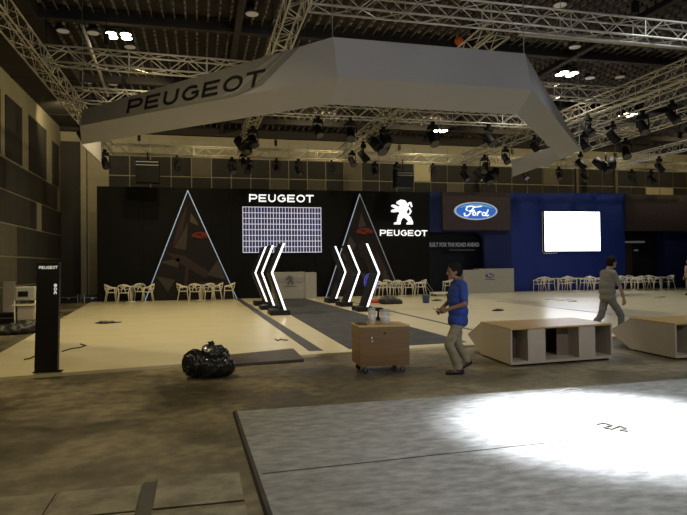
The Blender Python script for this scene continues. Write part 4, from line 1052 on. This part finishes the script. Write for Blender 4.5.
# ------------------------------------------------------------------ ceiling lamps (glowing fixtures; most spots below are added without one)
def light_at(loc, power, col, size=.5, spot=None, blend=.6, tgt=None, name='ceiling_fill'):
    if spot:
        l = bpy.data.lights.new(name, 'SPOT'); l.spot_size = math.radians(spot); l.spot_blend = blend; l.shadow_soft_size = size
    else:
        l = bpy.data.lights.new(name, 'POINT'); l.shadow_soft_size = size
    l.energy = power; l.color = col; o = bpy.data.objects.new(name, l); COL.objects.link(o); o.location = loc
    if tgt is not None:
        d = Vector(tgt)-Vector(loc); o.rotation_euler = d.to_track_quat('-Z', 'Y').to_euler()
    return o
def quad_lamp(x, y, label, heads=4, z=ZC-.5):
    t_ = thing('floodlight_cluster', (x, y, z), label, 'ceiling light')
    MB().bx(-.42, .42, -.3, .3, .06, .12).tube([(0, 0, .1), (0, 0, .45)], .03, 6).build('bracket', M['beam'], t_)
    for i in range(heads):
        sx, sy = (-.21 if i % 2 else .21), (-.15 if i < 2 else .15)
        hd_ = MB().lathe([(.17, -.04), (.18, .0), (.14, .06)], c=(sx, sy, 0), n=16).build('lamp_head', M['beam'], t_)
        MB().lathe([(.15, -.06), (.16, -.045)], c=(sx, sy, 0), n=16).build('lamp_glass', M['lamp'], hd_)
    return t_
yel = (1, .82, .46); warm = (1, .85, .52); neu = (1, .93, .78); cool = (.9, .95, 1)
QL = [(G(119, 36, ZC-.55), 'bright four-lamp floodlight cluster at the upper left', warm), (G(567, 74, ZC-.55), 'bright four-lamp floodlight cluster right of the ring', neu),
      (G(440, 131, ZC-.55), 'bright floodlight cluster seen below the ring front face', neu), (G(628, 115, ZC-.55), 'bright floodlight cluster behind the right trusses', warm)]
for p, l, c_ in QL:
    if p.y > YB-1.5: p = p*((YB-1.5)/p.y); p.z = ZC-.55
    quad_lamp(p.x, p.y, l)
LIGHTS = [(-1.2, 19.4, 1550, yel), (11.9, 19.6, 800, neu), (19.5, 26, 650, neu),
          (-2.5, 11.5, 1250, yel), (4.6, 15.2, 800, neu), (11.5, 10.8, 950, cool), (-1.5, 3, 420, yel), (8, 3, 500, neu), (-1.5, 26.8, 650, yel), (5, 26.2, 700, warm), (21, 18, 700, cool), (11, 26.2, 650, neu)]
for x, y, pw, c_ in LIGHTS:
    light_at((x, y, ZC-.8), pw, c_, .15, spot=134, blend=.9, tgt=(x, y, 0))  # overhead spots set off from the fixtures, most added where no lamp hangs
# unseen spots added to brighten back wall, ring faces and left wall; no fixtures
for x, c_ in ((-5.8, yel), (.2, yel), (6, yel), (11.5, warm), (17, yel), (23, yel), (29, yel)):
    light_at((x, 28.3, 8.6), 380, c_, .12, spot=120, blend=1, tgt=(x, 34, 7.6), name='back_wall_fill')
light_at((4.5, -2.5, 5.8), 1500, (.93, .95, 1), .4, spot=75, blend=.8, tgt=(5.5, 12.5, 4.8), name='fill_spot')  # added fill from behind the camera for the ring's front faces
light_at((-4.5, -2.5, 5.8), 600, yel, .4, spot=80, blend=.8, tgt=(-3, 16, 5), name='fill_spot')
light_at((-.5, 23.5, 8.5), 500, yel, .2, spot=120, blend=1, tgt=(-7, 28, 5), name='fill_spot')
# unlit round downlights
DL = [(63, 31), (88, 82), (252, 14), (575, 47), (113, 84), (93, 33), (545, 72), (620, 77), (590, 78), (130, 47), (500, 62), (560, 5)]
dn = None
for i, (px, py) in enumerate(DL):
    p = G(px, py, ZC-.3)
    if p.y > YB-.8: continue
    if dn is None:
        dn = thing('round_downlight', p, '', 'ceiling light', 'dim round downlights'); o = dn
        MB().lathe([(.2, .02), (.22, 0), (.22, .1), (.12, .25)], n=18).build('housing', M['beam'], dn)
        MB().lathe([(.18, -.015), (.19, .0)], n=18).build('lens', M['lampoff'], dn)
    else: o = copy_tree(dn); o.location = p
    where = ['above the upper left cross truss', 'between the two left cross trusses', 'over the top centre left of the ring', 'left above the bright right cluster', 'right of the pole between the left cross trusses',
             'beside the slanting pole', 'left of the bright cluster right of the ring', 'far right under the long rail', 'just right of the bright right cluster', 'below the bright upper left cluster', 'just above the ring front face', 'at the very top right'][i]
    o['label'] = 'dim round ceiling downlight %s' % where
# theatre spot that makes the bright pool (fixture just out of frame, on the nearest truss)
truss((-4, 6.6), (12, 6.6), 'nearest cross truss overhead, out of the photo', m='alu_dark')
sp_t = Vector((4.05, 5.45, 0)); sp_l = Vector((4.3, 6.6, 6.6))
t_ = copy_tree(sl0); t_.location = (4.3, 6.6, 7.04); t_.rotation_euler = (0, 0, 0); t_['label'] = 'stage light on the nearest truss aimed at the vinyl floor'
light_at(sp_l+Vector((0, -.25, -.35)), 18000, (.88, .93, 1), .12, spot=34, blend=1, tgt=sp_t, name='pool_spot')
light_at(sp_l+Vector((0, -.25, -.35)), 1100, (.88, .93, 1), .12, spot=85, blend=1, tgt=sp_t+Vector((.3, -1.2, 0)), name='pool_spill')
# ------------------------------------------------------------------ left clutter
p = G(27, 331); t_ = thing('printer_on_stand', p, 'white boxy machine on a white stand beside the black totem', 'machine')
MB().bx(-.24, .24, -.2, .2, .82, 1.18).build('machine_body', M['greycounter'], t_, bevel=.03)
MB().bx(-.16, .08, -.215, -.2, .92, 1.06).build('control_window', M['black'], t_)
MB().bx(-.3, .3, -.22, .22, .68, .72).build('shelf', M['chairwhite'], t_)
MB().bx(-.2, .2, -.15, .15, .3, .66).build('lower_unit', M['greige'], t_, bevel=.02)
for sx in (-1, 1):
    for sy in (-1, 1): MB().tube([(sx*.25, sy*.18, 0), (sx*.25, sy*.18, .82)], .018, 6).build('leg', M['chairwhite'], t_)
p = G(9, 319); p.x = max(p.x, XL+.45); tag(MB().box((0, 0, .62), (.36, .05, 1.25), rot=Matrix.Rotation(-.06, 3, 'X')).build('leaning_board', M['greige'], loc=p, bevel=.01), 'pale grey board standing upright at the far left', 'board')
def case(px, py, w_, d, h, lab):
    g_ = G(px, py); f_ = min(1, 31.5/g_.y, (XL+.9)/g_.x if g_.x < 0 else 1); t_ = thing('flight_case', (g_.x*f_, g_.y*f_, 0), lab, 'case', 'dark cases by the left wall', rz=random.uniform(-.3, .3))
    MB().bx(-w_/2, w_/2, -d/2, d/2, 0, h).build('case_body', M['black'], t_, bevel=.01)
    mb = MB()
    for sx in (-1, 1):
        for sy in (-1, 1): mb.bx(sx*w_/2-.015, sx*w_/2+.015, sy*d/2-.015, sy*d/2+.015, 0, h+.005)
    mb.bx(-w_/2, w_/2, -d/2-.008, -d/2, h*.68, h*.72); mb.build('corner_rails', M['steel'], t_)
    MB().bx(-.06, .06, -d/2-.03, -d/2-.008, h*.5, h*.6).build('handle', M['steel'], t_)
case(2, 329, .9, .5, .45, 'dark flight case at the left photo edge'); case(16, 316, .6, .5, .5, 'dark flight case behind the white machine')
case(70, 301, .8, .6, .4, 'dark case on the floor just right of the totem'); case(92, 299, .7, .5, .35, 'small dark case near the pale pilaster')
mb = MB(); mb.ball((0, 0, .1), (.45, .35, .18)).ball((.25, .1, .12), (.3, .25, .2)).ball((-.25, -.1, .1), (.25, .3, .15))
o = remeshed(mb, 'dust_sheet', M['castor'], None, .03, 2, G(14, 334), lambda c: .05*noise.noise(c*7))
for v in o.data.vertices: v.co.z = max(v.co.z, 0)
tag(o, 'heap of dark cloth on the floor below the white machine', 'cloth')
mb = MB(); mb.ball((0, 0, .12), (.45, .25, .2)).ball((.3, 0, .08), (.3, .22, .14)); o = remeshed(mb, 'black_bag', M['castor'], None, .03, 2, G(389, 304, SH), lambda c: .04*noise.noise(c*7))
for v in o.data.vertices: v.co.z = max(v.co.z, 0)
tag(o, 'low black bag on the stage right of the chevron lights', 'bag')
mb = MB(); mb.ball((0, 0, .08), (.3, .15, .1)); o = remeshed(mb, 'red_cloth', M['red'], None, .02, 2, G(376.5, 303, SH), lambda c: .03*noise.noise(c*9))
for v in o.data.vertices: v.co.z = max(v.co.z, 0)
tag(o, 'orange-red cloth bundle lying beside the low black bag', 'cloth')
# small debris and cables
def cable(pts, z, lab, r=.012, m='cable', name='loose_cable'):
    P = [G(px, py, z) for px, py in pts]; Q = []
    for i in range(len(P)-1):
        for k_ in range(4):
            f = k_/4; a_ = P[i].lerp(P[i+1], f); Q.append(a_+Vector((0, 0, r)))
    Q.append(P[-1]+Vector((0, 0, r))); tag(MB().tube(Q, r, 6).build(name, M[m]), lab, 'cable')
cable([(62, 352), (72, 349), (80, 348), (86, 346), (80, 344.5)], SH, 'thin dark cable on the cream stage right of the totem')
cable([(24, 360), (30, 359), (34, 357)], SH, 'short dark cable end left of the totem')
cable([(275, 339.5), (278, 341), (281, 339.5), (284, 340.5), (288, 340.5)], SH, 'short curled cable on the stage left of the crate')
cable([(597, 425), (604, 424), (612, 426), (604, 428.5), (612, 430), (620, 427), (626, 429), (620, 431), (628, 432)], .02, 'tangled thin cable in the bright pool of light', .009, 'cable')
cable([(560, 391.5), (570, 388.5), (582, 390.5)], .02, 'thin white cord on the vinyl behind the pool of light', .006, 'paper')
cable([(545, 300), (552, 299), (560, 300.5), (570, 300), (577, 301.5), (568, 302)], SH, 'dark loose cable on the stage under the white screen', .01)
cable([(655, 298), (660, 296.5), (666, 297), (659, 298.5)], SH, 'dark loose cable on the stage near the right edge', .01)
def scrap(px, py, s, lab, m='castor'):
    mb = MB(); mb.ball((0, 0, .03), (s, s*.5, .05)).ball((s*.7, s*.2, .03), (s*.6, s*.35, .035)).tube([(-s, 0, .02), (-s*1.5, s*.3, .02), (s*1.9, s*.5, .02)], .02, 6)
    o = remeshed(mb, 'cable_bundle', M[m], None, .015, 1, G(px, py, SH), lambda c: .02*noise.noise(c*12))
    for v in o.data.vertices: v.co.z = max(v.co.z, 0)
    tag(o, lab, 'debris')
scrap(106, 323.5, .22, 'dark cable bundle dropped on the left of the cream stage')
scrap(498, 311, .14, 'small dark bundle on the stage right of the man in blue')
scrap(437, 301, .16, 'small dark bundle on the stage right of the blue bucket')

# ------------------------------------------------------------------ world and view
w = bpy.data.worlds.new('world'); S.world = w; w.use_nodes = True
w.node_tree.nodes['Background'].inputs[0].default_value = (1, .9, .7, 1); w.node_tree.nodes['Background'].inputs[1].default_value = .02
S.view_settings.view_transform = 'Standard'; S.view_settings.look = 'None'; S.view_settings.gamma = 1; S.view_settings.use_curve_mapping = False
S.view_settings.exposure = 0.0
